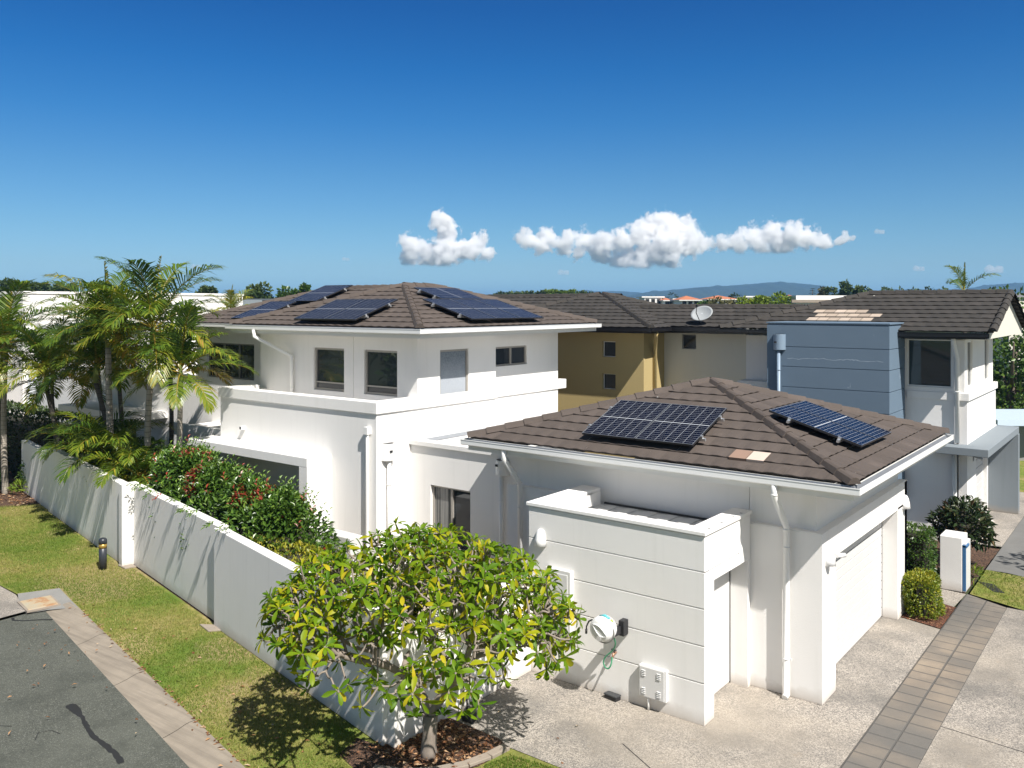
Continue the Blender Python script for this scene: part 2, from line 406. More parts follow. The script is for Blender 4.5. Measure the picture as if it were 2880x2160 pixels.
# parapet band round the first floor
mb=MB(); B0,B1=3.78,4.045
mb.box(-20.06,XF+.04,13.28,13.58,B0,B1); mb.box(-20.06,-19.76,13.58,14.37,B0,B1); mb.box(-20.04,-19.78,14.37,14.63,B0,B1-.12)
mb.box(XF-.26,XF+.04,13.58,14.63,B0,B1); mb.box(XF,XF+.04,14.63,17.58,B0,B1); mb.box(XF-.139,XF-.10,17.58,20.66,B0,B1)
mb.box(XF-.36,XF-.10,20.66,21.0,B0,B1); mb.build('parapet_band',M['wall'],house,.012)
mb=MB(); wall_y(mb,-19.76,XF-.26,3.66,3.78,13.54,13.56); mb.build('parapet_back',M['wall'],house)
# windows
window(house,'y',-17.82,-16.64,4.01,5.11,14.63,.07,'frame',1,.055); window(house,'y',-15.91,-14.75,4.01,5.11,14.63,.07,'frame',1,.055)
for o,(a,b) in zip([c for c in house.children if c.name.startswith('window')][-2:],((-17.82,-16.64),(-15.91,-14.75))):
    s=MB(); s.box(a+.055,b-.055,14.675,14.70,4.20,4.235); s.build('transom',M['frame'],o)
window(house,'x',15.41,16.47,3.99,5.12,XF,.05,'frame',1,.05,'frosted',label='tall window with a frosted lower half')
window(house,'x',17.73,19.12,4.58,5.10,XF-.14,.06,'frame',2,.05,label='low two-pane window under the eaves')
window(house,'y',-19.38,-18.74,1.0,2.08,13.32,.07,'frame_dark',1)
# awning on its fin, and the slab over the wing's entrance
mb=MB(); mb.prism([(-20.35,12.60),(-15.58,12.60),(-15.58,13.318),(-20.35,13.318)],2.52,2.74); a=mb.build('awning',M['wall'],house,.012)
mb=MB(); mb.box(-15.86,-15.58,12.601,13.318,0,2.52); mb.build('fin',M['wall'],a)
mb=MB(); mb.box(-23.9,-20.36,14.15,YW,2.36,2.56); mb.box(-23.9,-20.36,14.15,14.25,2.56,2.72); mb.build('awning',M['wall'],house,.012)
mb=MB(); mb.box(-31.4,-26.4,14.35,YW-.002,2.48,2.70); mb.build('awning',M['wall'],house,.012)
# roofs
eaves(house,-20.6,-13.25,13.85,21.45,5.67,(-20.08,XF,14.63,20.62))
o,A,B=hip_roof(house,-20.48,-13.37,13.97,21.33,5.696,.30,.345,M['tile'])
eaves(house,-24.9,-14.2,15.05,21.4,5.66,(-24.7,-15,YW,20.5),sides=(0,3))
hip_roof(house,-24.83,-13.95,15.12,21.38,5.67,.30,.345,M['tile'],faces='FL')
# link to the garage: wall with a curtained window, flat roof behind a capped parapet
mb=MB(); wall_y(mb,XF,-10.40,0,3.03,14.40,14.60,[(-13.45,-12.26,.72,2.12)])
mb.build('link_wall',M['wall'],house)
mb=MB(); mb.box(XF,-10.40,14.36,14.64,3.035,3.085); mb.box(XF,-10.40,14.34,14.37,2.99,3.085); lr=mb.build('link_coping',M['wall'],house)
mb=MB()
for k in range(18):
    x=XF+.03+k*.2; mb.box(x,x+.195,14.64,20.3,2.93,2.955+(.008 if k%2 else 0))
mb.build('link_roof',M['white_metal'],house)
mb=MB(); mb.box(XF+.001,XF+.02,14.9,20.3,2.96,3.05); mb.build('flashing',M['trough'],house)
mb=MB(); mb.tube([(XF+.012,14.70,3.70),(XF+.02,14.70,3.05),(XF+.05,14.72,3.0),(XF+.5,14.78,2.99)],.014,6); mb.build('cable',M['pipe'],house); mb=MB()
mb.tube([(XF-.10,17.6,3.75),(XF-.115,17.6,3.05),(XF+.2,17.64,2.985),(XF+.7,17.75,2.985)],.018,6); mb.build('cable',M['pipe'],house)
mb=MB(); mb.tube([(-12.1,19.6,2.9),(-12.1,19.6,3.35)],.045,10); mb.tube([(-12.1,19.6,3.35),(-12.1,19.6,3.40)],.06,10); mb.build('vent_pipe',M['trough'],house)
window(house,'y',-13.45,-12.26,.72,2.12,14.40,.09,'frame',2,.05,mats=['curtain','glass'],label='sliding window with a pale curtain behind its left half')
# rainwater heads and downpipes
def rain_head(parent,x,y,z0,z1,r,ax,mat='pipe',zp=0):
    m=MB(); n=14
    pts=[(r*math.cos(math.pi*k/n),r*math.sin(math.pi*k/n)) for k in range(n+1)]
    if ax=='x': out=[(x+q[1],y-q[0]) for q in pts]
    else: out=[(x-q[0],y-q[1]) for q in pts]
    m.prism(out if ax=='x' else out,z0,z1-.012)
    h=m.build('rain_head',M[mat],parent,.006)
    c=(x+r*.45,y) if ax=='x' else (x,y-r*.45)
    m=MB(); ins=[(c[0]+(p[0]-c[0])*.86,c[1]+(p[1]-c[1])*.86) for p in out]; m.prism(ins,z1-.011,z1-.004); m.build('opening',M['black'],h)
    m=MB(); k=(c[0]+r*.56,c[1]-.03) if ax=='x' else (c[0]-.06,c[1]-r*.52); 
    m.box(k[0]-.012,k[0]+.012,k[1]-.035,k[1]+.035,z0+.19,z0+.235) if ax=='x' else m.box(k[0]-.035,k[0]+.035,k[1]-.012,k[1]+.012,z0+.19,z0+.235); m.build('overflow',M['black'],h)
    m=MB(); m.tube([(c[0],c[1],z0),(c[0],c[1],zp)],.048,12); brackets(m,(c[0],c[1],z0-.55),.048); brackets(m,(c[0],c[1],z0-1.6),.048); m.build('downpipe',M[mat],parent)
rain_head(house,XF,13.64,2.72,3.11,.17,'x'); rain_head(house,-11.33,14.40,2.60,2.93,.17,'y')
mb=MB(); mb.tube([(-19.32,13.86,5.56),(-19.32,13.88,5.38),(-18.62,14.54,4.86),(-18.62,14.56,3.70)],.048,12); brackets(mb,(-18.62,14.56,4.80),.048); brackets(mb,(-18.62,14.56,4.02),.048); mb.build('downpipe',M['pipe'],house)
mb=MB(); mb.tube([(-14.30,13.255,3.36),(-14.30,13.255,0)],.042,12); mb.box(-14.36,-14.24,13.19,13.318,3.32,3.49); mb.build('downpipe',M['pipe'],house,.006)
mb=MB(); mb.box(-19.0,-18.9,13.20,13.318,3.02,3.11); c=mb.build('wall_light',M['white_plastic'],house,.01)
mb=MB(); mb.box(-18.985,-18.935,13.19,13.203,3.03,3.10); mb.build('lens',M['black'],c)

# ================================================================== the garage
gar=empty('garage',(-4.34,13.51,0),'single-storey white garage with brown hip roof and white roller door, nearest the driveway','garage')
GX=-4.34; GY=13.51
mb=MB()
wall_y(mb,-5.62,GX,0,2.64,GY,GY+.2); wall_y(mb,-10.54,-8.52,0,2.64,GY,GY+.2); wall_y(mb,-8.52,-5.5,0,2.3,GY+.13,GY+.2)
wall_x(mb,GY+.2,14.17,0,2.16,GX-.30,GX); wall_x(mb,18.08,18.80,0,2.22,GX-.30,GX)
wall_x(mb,GY+.2,18.80,2.165,2.64,GX-.30,GX)
mb.box(-10.54,-10.34,GY+.2,14.40,0,2.64); mb.box(-10.54,GX,18.6,18.8,0,2.64)
mb.build('lower_wall',M['wall'],gar,.008)
mb=MB(); wall_y(mb,-10.40,-5.585,2.2,3.36,13.66,13.86); wall_y(mb,-5.57,-4.48,2.3,3.36,13.645,13.86); wall_x(mb,13.86,18.66,2.645,3.36,-4.68,-4.48); mb.box(-10.4,-4.68,18.46,18.66,2.6,3.36)
mb.build('upper_wall',M['wall'],gar)
mb=MB(); mb.prism([(-10.54,GY-.0),(-8.53,GY-.0),(-8.53,13.66),(-10.54,13.66)],2.641,2.655); mb.build('ledge',M['wall'],gar); mb=MB(); mb.prism([(-5.46,GY),(GX,GY),(GX,18.8),(-4.48,18.8),(-4.48,13.645),(-5.46,13.645)],2.641,2.655); mb.build('ledge',M['wall'],gar)
mb=MB()
for k in range(13):
    z=.02+k*.178
    if z<2.14: mb.box(-4.66,-4.64,14.18,18.07,z,min(z+.166,2.16))
d=mb.build('roller_door',M['white_metal'],gar,.006)
mb=MB(); mb.box(-4.665,-4.645,18.05,18.075,0,2.2); mb.box(-4.70,-4.66,14.17,18.08,0,2.2); mb.build('door_gap',M['void'],d)
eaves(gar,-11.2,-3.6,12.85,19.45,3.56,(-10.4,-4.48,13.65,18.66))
hip_roof(gar,-11.08,-3.72,12.97,19.33,3.596,.30,.345,M['tile'])
def loose_tile(u0,v0,label,mat):
    a=math.atan(.345); P=lambda u,v,h:(u,12.92+v*math.cos(a)-h*math.sin(a),3.58+v*math.sin(a)+h*math.cos(a))
    m=MB(); m.poly([P(u0,v0,.052),P(u0+.29,v0,.052),P(u0+.29,v0+.33,.026),P(u0,v0+.33,.026)],[(.2,.2)]*4); m.poly([P(u0,v0,.0),P(u0+.29,v0,.0),P(u0+.29,v0,.052),P(u0,v0,.052)],[(.2,.2)]*4)
    tag(m.build('replaced_tile',mat,gar),label)
loose_tile(-5.76,.34,'terracotta coloured replacement tile',plain('terracotta tile',(.27,.175,.13),.85)); loose_tile(-5.46,.34,'pale replacement roof tile',plain('pale tile',(.56,.45,.38),.85))
# downpipes
mb=MB(); X=-4.875; mb.tube([(X,12.90,3.47),(X,12.90,3.28),(X,13.42,2.70),(X,13.42,.06),(X,13.34,.03)],.047,14)
brackets(mb,(X,13.42,2.38),.047); brackets(mb,(X,13.42,.62),.047); brackets(mb,(X,13.42,2.66),.047); brackets(mb,(X,12.90,3.30),.047); mb.box(X+.05,X+.085,13.41,13.43,.60,.64); mb.build('downpipe',M['pipe'],gar)
mb=MB(); X=-10.15; mb.tube([(X,12.92,3.47),(X,12.90,3.28),(X,13.42,2.72),(X,13.42,0)],.047,14); brackets(mb,(X,13.42,2.25),.047); mb.build('downpipe',M['pipe'],gar)
# the ribbed screen store in front of the garage wall
mb=MB()
mb.box(-8.70,-5.56,11.80,11.97,0,2.80); mb.box(-8.70,-8.36,11.97,13.50,0,2.80); mb.box(-5.80,-5.52,11.97,13.06,2.07,2.80); mb.box(-5.80,-5.52,13.06,13.50,2.30,2.80); mb.box(-5.80,-5.56,11.97,12.11,0,2.07)
mb.box(-5.98,-5.83,12.11,13.5,0,2.07); mb.box(-5.8,-5.505,13.40,13.508,0,2.069)
mb.build('screen_wall',M['wall'],gar)
mb=MB(); zs=[0.0,.61,1.16,1.71,2.255,2.785]
for k,(a,b) in enumerate(zip(zs[:-1],zs[1:])): mb.box(-8.72,-5.50,11.775,11.799,a+(.016 if k else 0),b)
for a,b in ((0.002,2.07),): mb.box(-5.559,-5.50,11.80,12.11,a,b)
for a,b in ((2.07,2.245),(2.262,2.785)): mb.box(-5.519,-5.50,11.80,13.10,a,b)
mb.box(-5.519,-5.505,13.10,13.5,2.07,2.785)
for a,b in zip(zs[:-1],zs[1:]): mb.box(-8.72,-8.701,11.80,13.5,a+.016,b)
mb.build('screen_board',M['wall'],gar,.005)
mb=MB(); mb.prism([(-8.76,11.745),(-5.475,11.745),(-5.475,13.505),(-5.80,13.505),(-5.80,12.02),(-8.36,12.02),(-8.36,13.505),(-8.76,13.505)],2.805,2.86); mb.build('screen_coping',M['wall'],gar,.006)
mb=MB(); mb.box(-8.32,-8.30,12.1,13.2,2.60,2.806)
for k in range(13): x=-8.36+k*.197; mb.box(x,x+.190,12.02,13.50,2.545,2.56+(.014 if k%2 else 0))
mb.build('screen_roof',M['white_metal'],gar)
mb=MB(); mb.box(-8.30,-5.86,13.52,13.56,2.57,2.60); mb.build('flashing',M['black'],gar)
for y in (12.0,12.45,12.9,13.2): mb=MB(); mb.box(-5.56,-5.52,y,y+.03,2.861,2.863); mb.build('fixing',M['black'],gar)
mb=MB(); mb.box(-5.829,-5.815,12.125,13.395,.02,2.06); sd=mb.build('side_door',M['white_metal'],gar,.004); mb=MB(); mb.box(-5.826,-5.812,13.396,13.409,0,2.065); mb.build('door_gap',M['void'],sd)
# ================================================================== ochre house behind
och=empty('house',(-13.05,23.6,0),'ochre rendered house with dark hip roof, half hidden behind the white house','house')
OX=-13.05
mb=MB(); wall_y(mb,-19.3,OX-.2,0,5.33,23.6,23.8,[(-14.55,-14.06,4.56,5.06),(-14.55,-14.06,3.53,4.02)]); wall_x(mb,23.6,24.95,0,5.33,OX-.2,OX); wall_x(mb,23.8,32,0,5.33,-19.3,-19.1)
mb.build('wall',M['wall_ochre'],och)
for z in (4.56,3.53): window(och,'y',-14.55,-14.06,z,z+.495,23.6,.10,'frame_white',1,.022)
mb=MB(); mb.tube([(-12.50,23.4,5.37),(-12.58,23.5,5.24),(OX+.07,24.2,4.75),(OX+.07,24.2,0)],.055,12); mb.build('downpipe',M['pipe_ochre'],och)
eaves(och,-20.06,-12.40,22.96,29.6,5.515,(-19.3,OX,23.6,29.0),('black_gutter','black_gutter','black_gutter'),sides=(0,1,3),drop=.05)
o,A,B=hip_roof(och,-19.99,-12.47,23.03,29.5,5.525,.30,.34,M['tile_dark'],faces='FRL')
mb=MB(); roof_face(mb,(-26,24.7,0),(-16.2,24.7,0),(0,1,0),5.525,.34,lambda s:0,lambda s:9.8,3.1); ridge_caps(mb,(-26,27.8,6.58),(-16.3,27.8,6.58)); mb.build('roof',M['tile_dark'],och)

# ================================================================== the blue and white house on the right
blu=empty('house',(-4.4,24.95,0),'white house with a blue rendered block, dark gable roof and grey canopy','house')
RY=24.95; RX=-4.30
mb=MB()
wall_y(mb,-10.3,RX-.26,0,5.30,RY,RY+.2,[(-5.76,-4.66,4.03,5.30)])
wall_x(mb,RY,29.3,3.9,5.30,RX-.26,RX-.06,[(25.35,26.05,4.02,5.25),(27.9,28.6,4.02,5.25)])
wall_x(mb,RY,29.4,2.6,3.9,RX-.2,RX); wall_x(mb,RY,26.2,0,2.6,RX-.2,RX); wall_x(mb,26.2,29.6,2.2,2.6,RX-.2,RX)
mb.box(-10.2,RX-.2,29.2,29.4,0,5.3)
mb.build('wall',M['wall'],blu)
mb=MB(); mb.box(-10.3,-9.4,24.30,24.949,0,3.98); mb.build('lower_ledge',M['wall'],blu)
mb=MB(); wall_y(mb,OX+.001,-10.301,0,5.34,24.95,25.15,[(-12.42,-11.94,4.82,5.29)]); mb.build('wall',M['wall_cream'],blu)
window(blu,'y',-12.42,-11.94,4.82,5.29,24.95,.06,'frame_dark',1,.03)
mb=MB(); mb.box(-5.75,RX+.05,RY-.05,RY-.001,3.72,3.91); mb.box(RX+.001,RX+.05,RY,29.45,3.72,3.91); mb.box(RX-.06,RX+.001,RY,29.4,3.902,3.91); mb.build('band',M['wall'],blu,.01)
window(blu,'y',-5.76,-4.66,4.03,5.30,RY,.06,'frame_white',1,.035,'glass_green'); window(blu,'x',25.35,26.05,4.02,5.25,RX-.06,.05,'frame_white',1,.035); window(blu,'x',27.9,28.6,4.02,5.25,RX-.06,.05,'frame_white',1,.035)
mb=MB(); mb.tube([(-4.52,24.35,5.40),(-4.52,24.40,5.25),(-4.52,24.86,4.8),(-4.52,24.86,2.62)],.055,12); mb.tube([(-4.58,24.86,2.40),(-4.58,24.86,0)],.055,12); brackets(mb,(-4.52,24.86,3.95),.055); mb.build('downpipe',M['pipe'],blu)
# blue block with grooves
mb=MB(); BX0,BX1,BY0,BY1=-9.02,-5.80,23.32,24.9
mb.box(BX0+.02,BX1-.02,BY0+.02,BY1,0,5.70); mb.build('blue_block',M['wall_blue'],blu)
mb=MB(); zs=[0,1.2,1.75,2.30,2.86,3.40,3.96,4.52,5.06,5.66]
for a,b in zip(zs[:-1],zs[1:]):
    mb.box(BX0+.42,BX1,BY0,BY0+.019,a+.018,b); mb.box(BX1-.019,BX1,BY0+.019,BY1-.0,a+.018,b)
mb.box(BX0,BX0+.42,BY0,BY0+.019,0,5.66)
def crack_mat():
    t=NT('blue render with pale repaired cracks'); p=geo_pos(t)
    n=t.noise(t.scl(p,(2.2,2.2,.9)),1.0,5,.6); sx=t.n.new('ShaderNodeSeparateXYZ'); t.put(sx.inputs[0],p)
    w=t.noise(p,3.0,4,.65); zc=t.math('ADD',sx.outputs[2],t.math('MULTIPLY',t.math('SUBTRACT',w,.5),.16))
    line=t.math('LESS_THAN',t.math('ABSOLUTE',t.math('SUBTRACT',zc,4.76)),.006)
    band=t.math('MULTIPLY',line,t.math('LESS_THAN',t.math('ABSOLUTE',t.math('SUBTRACT',sx.outputs[0],-7.2)),1.25))
    l2=t.math('LESS_THAN',t.math('ABSOLUTE',t.math('SUBTRACT',n,.5)),.0045); m2=t.math('GREATER_THAN',t.noise(p,1.1,2,.5),.70)
    f=t.math('MAXIMUM',band,t.math('MULTIPLY',l2,m2))
    base=t.mix(t.noise(p,1.5,5,.6),(.110,.162,.222),(.130,.186,.250))
    return t.done(t.bsdf(t.mix(t.math('MULTIPLY',f,.45),base,(.50,.58,.66)),.8,t.noise(p,120,2,.5),.2,.004))
mb.build('blue_board',crack_mat(),blu,.004)
mb=MB(); mb.box(BX0-.015,BX1+.015,BY0-.015,BY1,5.705,5.745); mb.build('blue_coping',M['wall_blue'],blu,.006)
rain_head(blu,-8.66,BY0,4.98,5.42,.17,'y','pipe_blue')
mb=MB(); mb.box(-5.845,-5.80,BY1-.3,BY1+.02,5.30,5.66); mb.build('flashing',M['white_metal'],blu)
# canopy, fin and garage door
mb=MB(); mb.prism([(-5.2,24.35),(-3.72,24.35),(-3.72,29.66),(RX,29.66),(RX,RY-.002),(-5.2,RY-.002)],2.38,2.58); mb.build('canopy',M['wall_bluegrey'],blu,.012)
mb=MB(); mb.box(-4.62,-3.70,29.42,29.62,0,2.379); mb.build('fin',M['wall_bluegrey'],blu,.012)
mb=MB()
for k in range(9): mb.box(-4.62,-4.60,26.2,29.4,.01+k*.243,.238+k*.243)
mb.build('garage_door',M['white_metal'],blu,.005)
mb=MB(); mb.box(-4.44,-4.30,25.75,25.9,2.02,2.26); b=mb.build('wall_lamp',M['trough'],blu,.01)
mb=MB(); mb.tube([(-4.3,25.82,2.18),(-4.16,25.80,2.14),(-4.08,25.79,2.10)],.035,8); mb.build('camera',M['trough'],b)
# roof: tiled gable with a boxed right end
eaves(blu,-10.85,-3.66,24.1,30.2,5.50,(-10.3,RX-.06,RY,29.4),('black_gutter','black_gutter','black_gutter'),sides=(0,),drop=.04)
mb=MB(); xl,xr=-10.78,-3.58; ry=3.02
roof_face(mb,(xl,24.17,0),(xr,24.17,0),(0,1,0),5.53,.345,lambda s:s*1.15,lambda s:xr-xl,ry)
roof_face(mb,(xr,30.21,0),(xl,30.21,0),(0,-1,0),5.53,.345,lambda s:0,lambda s:xr-xl-s*1.15,ry)
roof_face(mb,(xl,30.21,0),(xl,24.17,0),(1,0,0),5.53,.30,lambda s:s/1.15,lambda s:6.04-s/1.15,ry*1.15)
zr=5.53+ry*.345; ridge_caps(mb,(xl,24.17,5.55),(xl+ry*1.15,27.19,zr)); ridge_caps(mb,(xl+ry*1.15,27.19,zr),(xr+.03,27.19,zr))
ridge_caps(mb,(xr-.02,24.17,5.56),(xr-.02,27.19,zr),w=.10,h=.07); ridge_caps(mb,(xr-.02,30.21,5.56),(xr-.02,27.19,zr),w=.10,h=.07)
mb.build('roof',M['tile_dark'],blu)
a_=.345
mb=MB()
for k in range(3):
    for j in range(6 if k<2 else 5):
        a=math.atan(a_); v0=.62+k*.335; u0=-8.42+j*.30+(.15 if k%2 else 0)
        P=lambda u,v,h:(u,24.17+v*math.cos(a)-h*math.sin(a),5.53+v*math.sin(a)+h*math.cos(a)); i=random.random()*50
        mb.poly([P(u0,v0,.052),P(u0+.285,v0,.052),P(u0+.285,v0+.31,.028),P(u0,v0+.31,.028)],[(i//1+.3,k+.3)]*4); mb.poly([P(u0,v0,.0),P(u0+.285,v0,.0),P(u0+.285,v0,.052),P(u0,v0,.052)],[(i//1+.3,k+.3)]*4)
tag(mb.build('bleached_tiles',M['tile_pale'],blu),'patch of bleached tiles above the blue block')
mb=MB(); g=[(-3.72,24.25),(-3.72,30.1)]
mb.poly([(-3.70,24.25,5.36),(-3.70,30.1,5.36),(-3.70,30.1,5.52),(-3.70,27.19,zr-.06),(-3.70,24.25,5.52)]); mb.poly([(-3.70,24.25,5.36),(-4.6,24.25,5.36),(-4.6,30.1,5.36),(-3.70,30.1,5.36)]); mb.build('gable',M['wall_cream'],blu)
# low roof between the two houses
mb=MB(); roof_face(mb,(-14.6,24.27,0),(-8.6,24.27,0),(0,1,0),5.545,.345,lambda s:0,lambda s:6.0,1.8); roof_face(mb,(-8.6,27.87,0),(-14.6,27.87,0),(0,-1,0),5.545,.345,lambda s:0,lambda s:6.0,1.8)
ridge_caps(mb,(-15.6,26.07,5.545+1.8*.345),(-8.9,26.07,5.545+1.8*.345)); mb.build('roof',M['tile_dark'],blu)
g=MB(); sweep_rect(g,-12.7,-10.80,24.2,27,[(-.115,5.41),(0,5.42),(0,5.535),(-.02,5.535),(-.02,5.50)],(0,)); g.box(-12.7,-10.80,24.32,24.34,5.36,5.55); g.box(-12.7,-10.8,24.34,24.95,5.345,5.36); g.build('gutter',M['black_gutter'],blu)
# dish on the low roof
dish=empty('satellite_dish',(-11.61,24.6,5.60),'grey oval satellite dish on the dark tiled roof between the ochre and blue houses','satellite dish')
mb=MB(); c=Vector((-11.52,24.45,5.97)); ax=Vector((-.05,-.80,.60)).normalized(); u=ax.orthogonal().normalized(); u=(Vector((1,0,0))-ax*ax.x).normalized(); w=ax.cross(u)
n=28; rr=6; b=len(mb.v); mb.v.append(tuple(c-ax*.07))
for i in range(1,rr+1):
    for j in range(n):
        t=2*math.pi*j/n; f=i/rr; mb.v.append(tuple(c+u*math.cos(t)*.36*f+w*math.sin(t)*.28*f-ax*.07*(1-f*f)))
for j in range(n): mb.face((b,b+1+j,b+1+(j+1)%n),True)
for i in range(rr-1):
    for j in range(n): k=(j+1)%n; mb.face((b+1+i*n+j,b+1+(i+1)*n+j,b+1+(i+1)*n+k,b+1+i*n+k),True)
o=mb.build('reflector',plain('grey dish paint',(.34,.36,.37),.5,0,.05),dish); sm=o.modifiers.new('Solid','SOLIDIFY'); sm.thickness=.012
mb=MB(); mb.tube([c-w*.27-ax*.02,c-w*.20+ax*.28,c+ax*.36],.012,6); mb.box(c.x+ax.x*.36-.03,c.x+ax.x*.36+.03,c.y+ax.y*.36-.03,c.y+ax.y*.36+.03,c.z+ax.z*.36-.03,c.z+ax.z*.36+.04); mb.build('feed_arm',M['black'],dish)
mb=MB(); mb.tube([(-11.62,24.62,5.60),(-11.60,24.62,5.86),(-11.53,24.52,5.95)],.022,8); mb.build('mast',M['trough'],dish)

# ================================================================== solar panels
def cell_mat():
    t=NT('solar cells behind glass'); uv=t.n.new('ShaderNodeUVMap').outputs[0]; sx=t.n.new('ShaderNodeSeparateXYZ'); t.put(sx.inputs[0],uv)
    def line(v,n,w): f=t.math('FRACT',t.math('MULTIPLY',v,n)); return t.math('GREATER_THAN',t.math('ABSOLUTE',t.math('SUBTRACT',f,.5)),.5-w)
    m=t.math('MAXIMUM',line(sx.outputs[0],6,.013),line(sx.outputs[1],20,.022))
    mid=t.math('LESS_THAN',t.math('ABSOLUTE',t.math('SUBTRACT',sx.outputs[1],.5)),.0065); m=t.math('MAXIMUM',m,mid)
    n=t.noise(geo_pos(t),2.5,3,.5)
    cell=t.mix(n,(.0030,.0042,.0120),(.0055,.0080,.0230))
    return t.done(t.bsdf(t.mix(m,cell,(.42,.44,.46)),.09,IOR=1.45,**{'Specular IOR Level':.06}))
M['cells']=cell_mat(); M['panel_frame']=plain('dark anodised frame',(.05,.05,.055),.35,.6,.1)
def panel_face(axis,e,z0,sl):
    a=math.atan(sl); ca,sa=math.cos(a),math.sin(a)
    if axis=='Y': return lambda u,v,h: Vector((u, e+v*ca-h*sa, z0+v*sa+h*ca))
    return lambda u,v,h: Vector((e-v*ca+h*sa, u, z0+v*sa+h*ca))
def solar_panel(face,u0,u1,v0,v1,label,group,land=False,h=.185,clamps=()):
    org=face(u0,v0,h)
    t=empty('solar_panel',org,label,'solar panel',group)
    P=face; th=.035; f=.012
    def slab(mb,a0,a1,b0,b1,h0,h1):
        b=len(mb.v); mb.v += [tuple(P(a,bb,c)) for c in (h0,h1) for a,bb in ((a0,b0),(a1,b0),(a1,b1),(a0,b1))]
        for q in ((3,2,1,0),(4,5,6,7),(0,1,5,4),(1,2,6,5),(2,3,7,6),(3,0,4,7)): mb.face([b+i for i in q])
    mb=MB(); slab(mb,u0,u1,v0,v0+f,h-th,h+.002); slab(mb,u0,u1,v1-f,v1,h-th,h+.002); slab(mb,u0,u0+f,v0+f,v1-f,h-th,h+.002); slab(mb,u1-f,u1,v0+f,v1-f,h-th,h+.002)
    mb.build('frame',M['panel_frame'],t)
    mb=MB(); lip=MB()
    for a0,a1,b0,b1 in ((u0,u1,v0,v0+.009),(u0,u1,v1-.009,v1),(u0,u0+.009,v0+.009,v1-.009),(u1-.009,u1,v0+.009,v1-.009)): lip.poly([P(a0,b0,h+.0045),P(a1,b0,h+.0045),P(a1,b1,h+.0045),P(a0,b1,h+.0045)])
    lip.build('edge_trim',M['alu'],t)
    q=[(0,0),(1,0),(1,1),(0,1)]
    if land: q=[(0,0),(0,1),(1,1),(1,0)]
    c=[P(u0+f,v0+f,h-.001),P(u1-f,v0+f,h-.001),P(u1-f,v1-f,h-.001),P(u0+f,v1-f,h-.001)]
    # a sheet with a cell margin of a few mm
    mb.poly(c,q); mb.build('cell_sheet',M['cells'],t)
    mb=MB(); slab(mb,u0+.02,u1-.02,v0+.02,v1-.02,h-th+.004,h-.010); mb.build('back_sheet',M['black'],t)
    le=clamps
    for v in (v0+(v1-v0)*.22,v0+(v1-v0)*.76):
        mb=MB(); slab(mb,u0-(.085 if 'l' in le else 0),u1+(.085 if 'r' in le else 0),v-.02,v+.02,h-th-.05,h-th-.001); mb.build('rail',M['alu'],t)
    if le:
        for v in (v0+(v1-v0)*.22,v0+(v1-v0)*.76):
            for s in le:
                mb=MB(); uu=u1+.022 if s=='r' else u0-.022; slab(mb,uu-.02,uu+.02,v-.025,v+.025,h-th-.0005,h+.012); mb.build('clamp',M['alu'],t)
    return t
G='solar panels on the brown tiled roofs'
gf=panel_face('Y',12.94,3.565,.345); gr=panel_face('X',-3.69,3.565,.30); hf=panel_face('Y',13.94,5.665,.345); hr=panel_face('X',-13.34,5.665,.30); lf=panel_face('Y',15.14,5.655,.345)
solar_panel(gf,-8.61,-7.525,.40,1.87,'left solar panel of the pair on the front slope of the garage roof',G,clamps='l')
solar_panel(gf,-7.505,-6.41,.40,1.87,'right panel of the pair on the garage roof front, above the replaced tiles',G,clamps='r')
solar_panel(gr,14.80,15.73,.50,2.14,'near panel of the pair on the right slope of the garage roof, beside the hip',G,clamps='l')
solar_panel(gr,15.75,16.68,.50,2.14,'far solar panel of the pair on the right slope of the garage roof',G)
solar_panel(hf,-17.80,-16.66,.10,1.60,'left solar panel of the pair on the front slope of the house roof',G)
solar_panel(hf,-16.64,-15.50,.10,1.60,'right panel of the pair on the front slope of the house roof, near its hip',G,clamps='r')
solar_panel(hr,15.83,16.81,.14,1.84,'panel nearest the hip in the row of three on the house roof right slope',G,clamps='l')
solar_panel(hr,16.83,17.81,.14,1.84,'middle panel in the row of three on the house roof right slope',G)
solar_panel(hr,17.83,18.80,.14,1.84,'farthest panel in the row of three on the house roof right slope',G)
solar_panel(hr,16.60,18.29,1.90,2.94,'upper solar panel lying crosswise above the row of three on the house roof',G,True,clamps='l')
solar_panel(lf,-22.15,-20.92,.02,1.52,'lower left solar panel on the far left slope of the house roof, nearest the palms',G,clamps='r')
solar_panel(lf,-21.35,-20.08,1.57,3.08,'upper solar panel on the far left slope of the house roof, touching the ridge line',G,clamps='r')
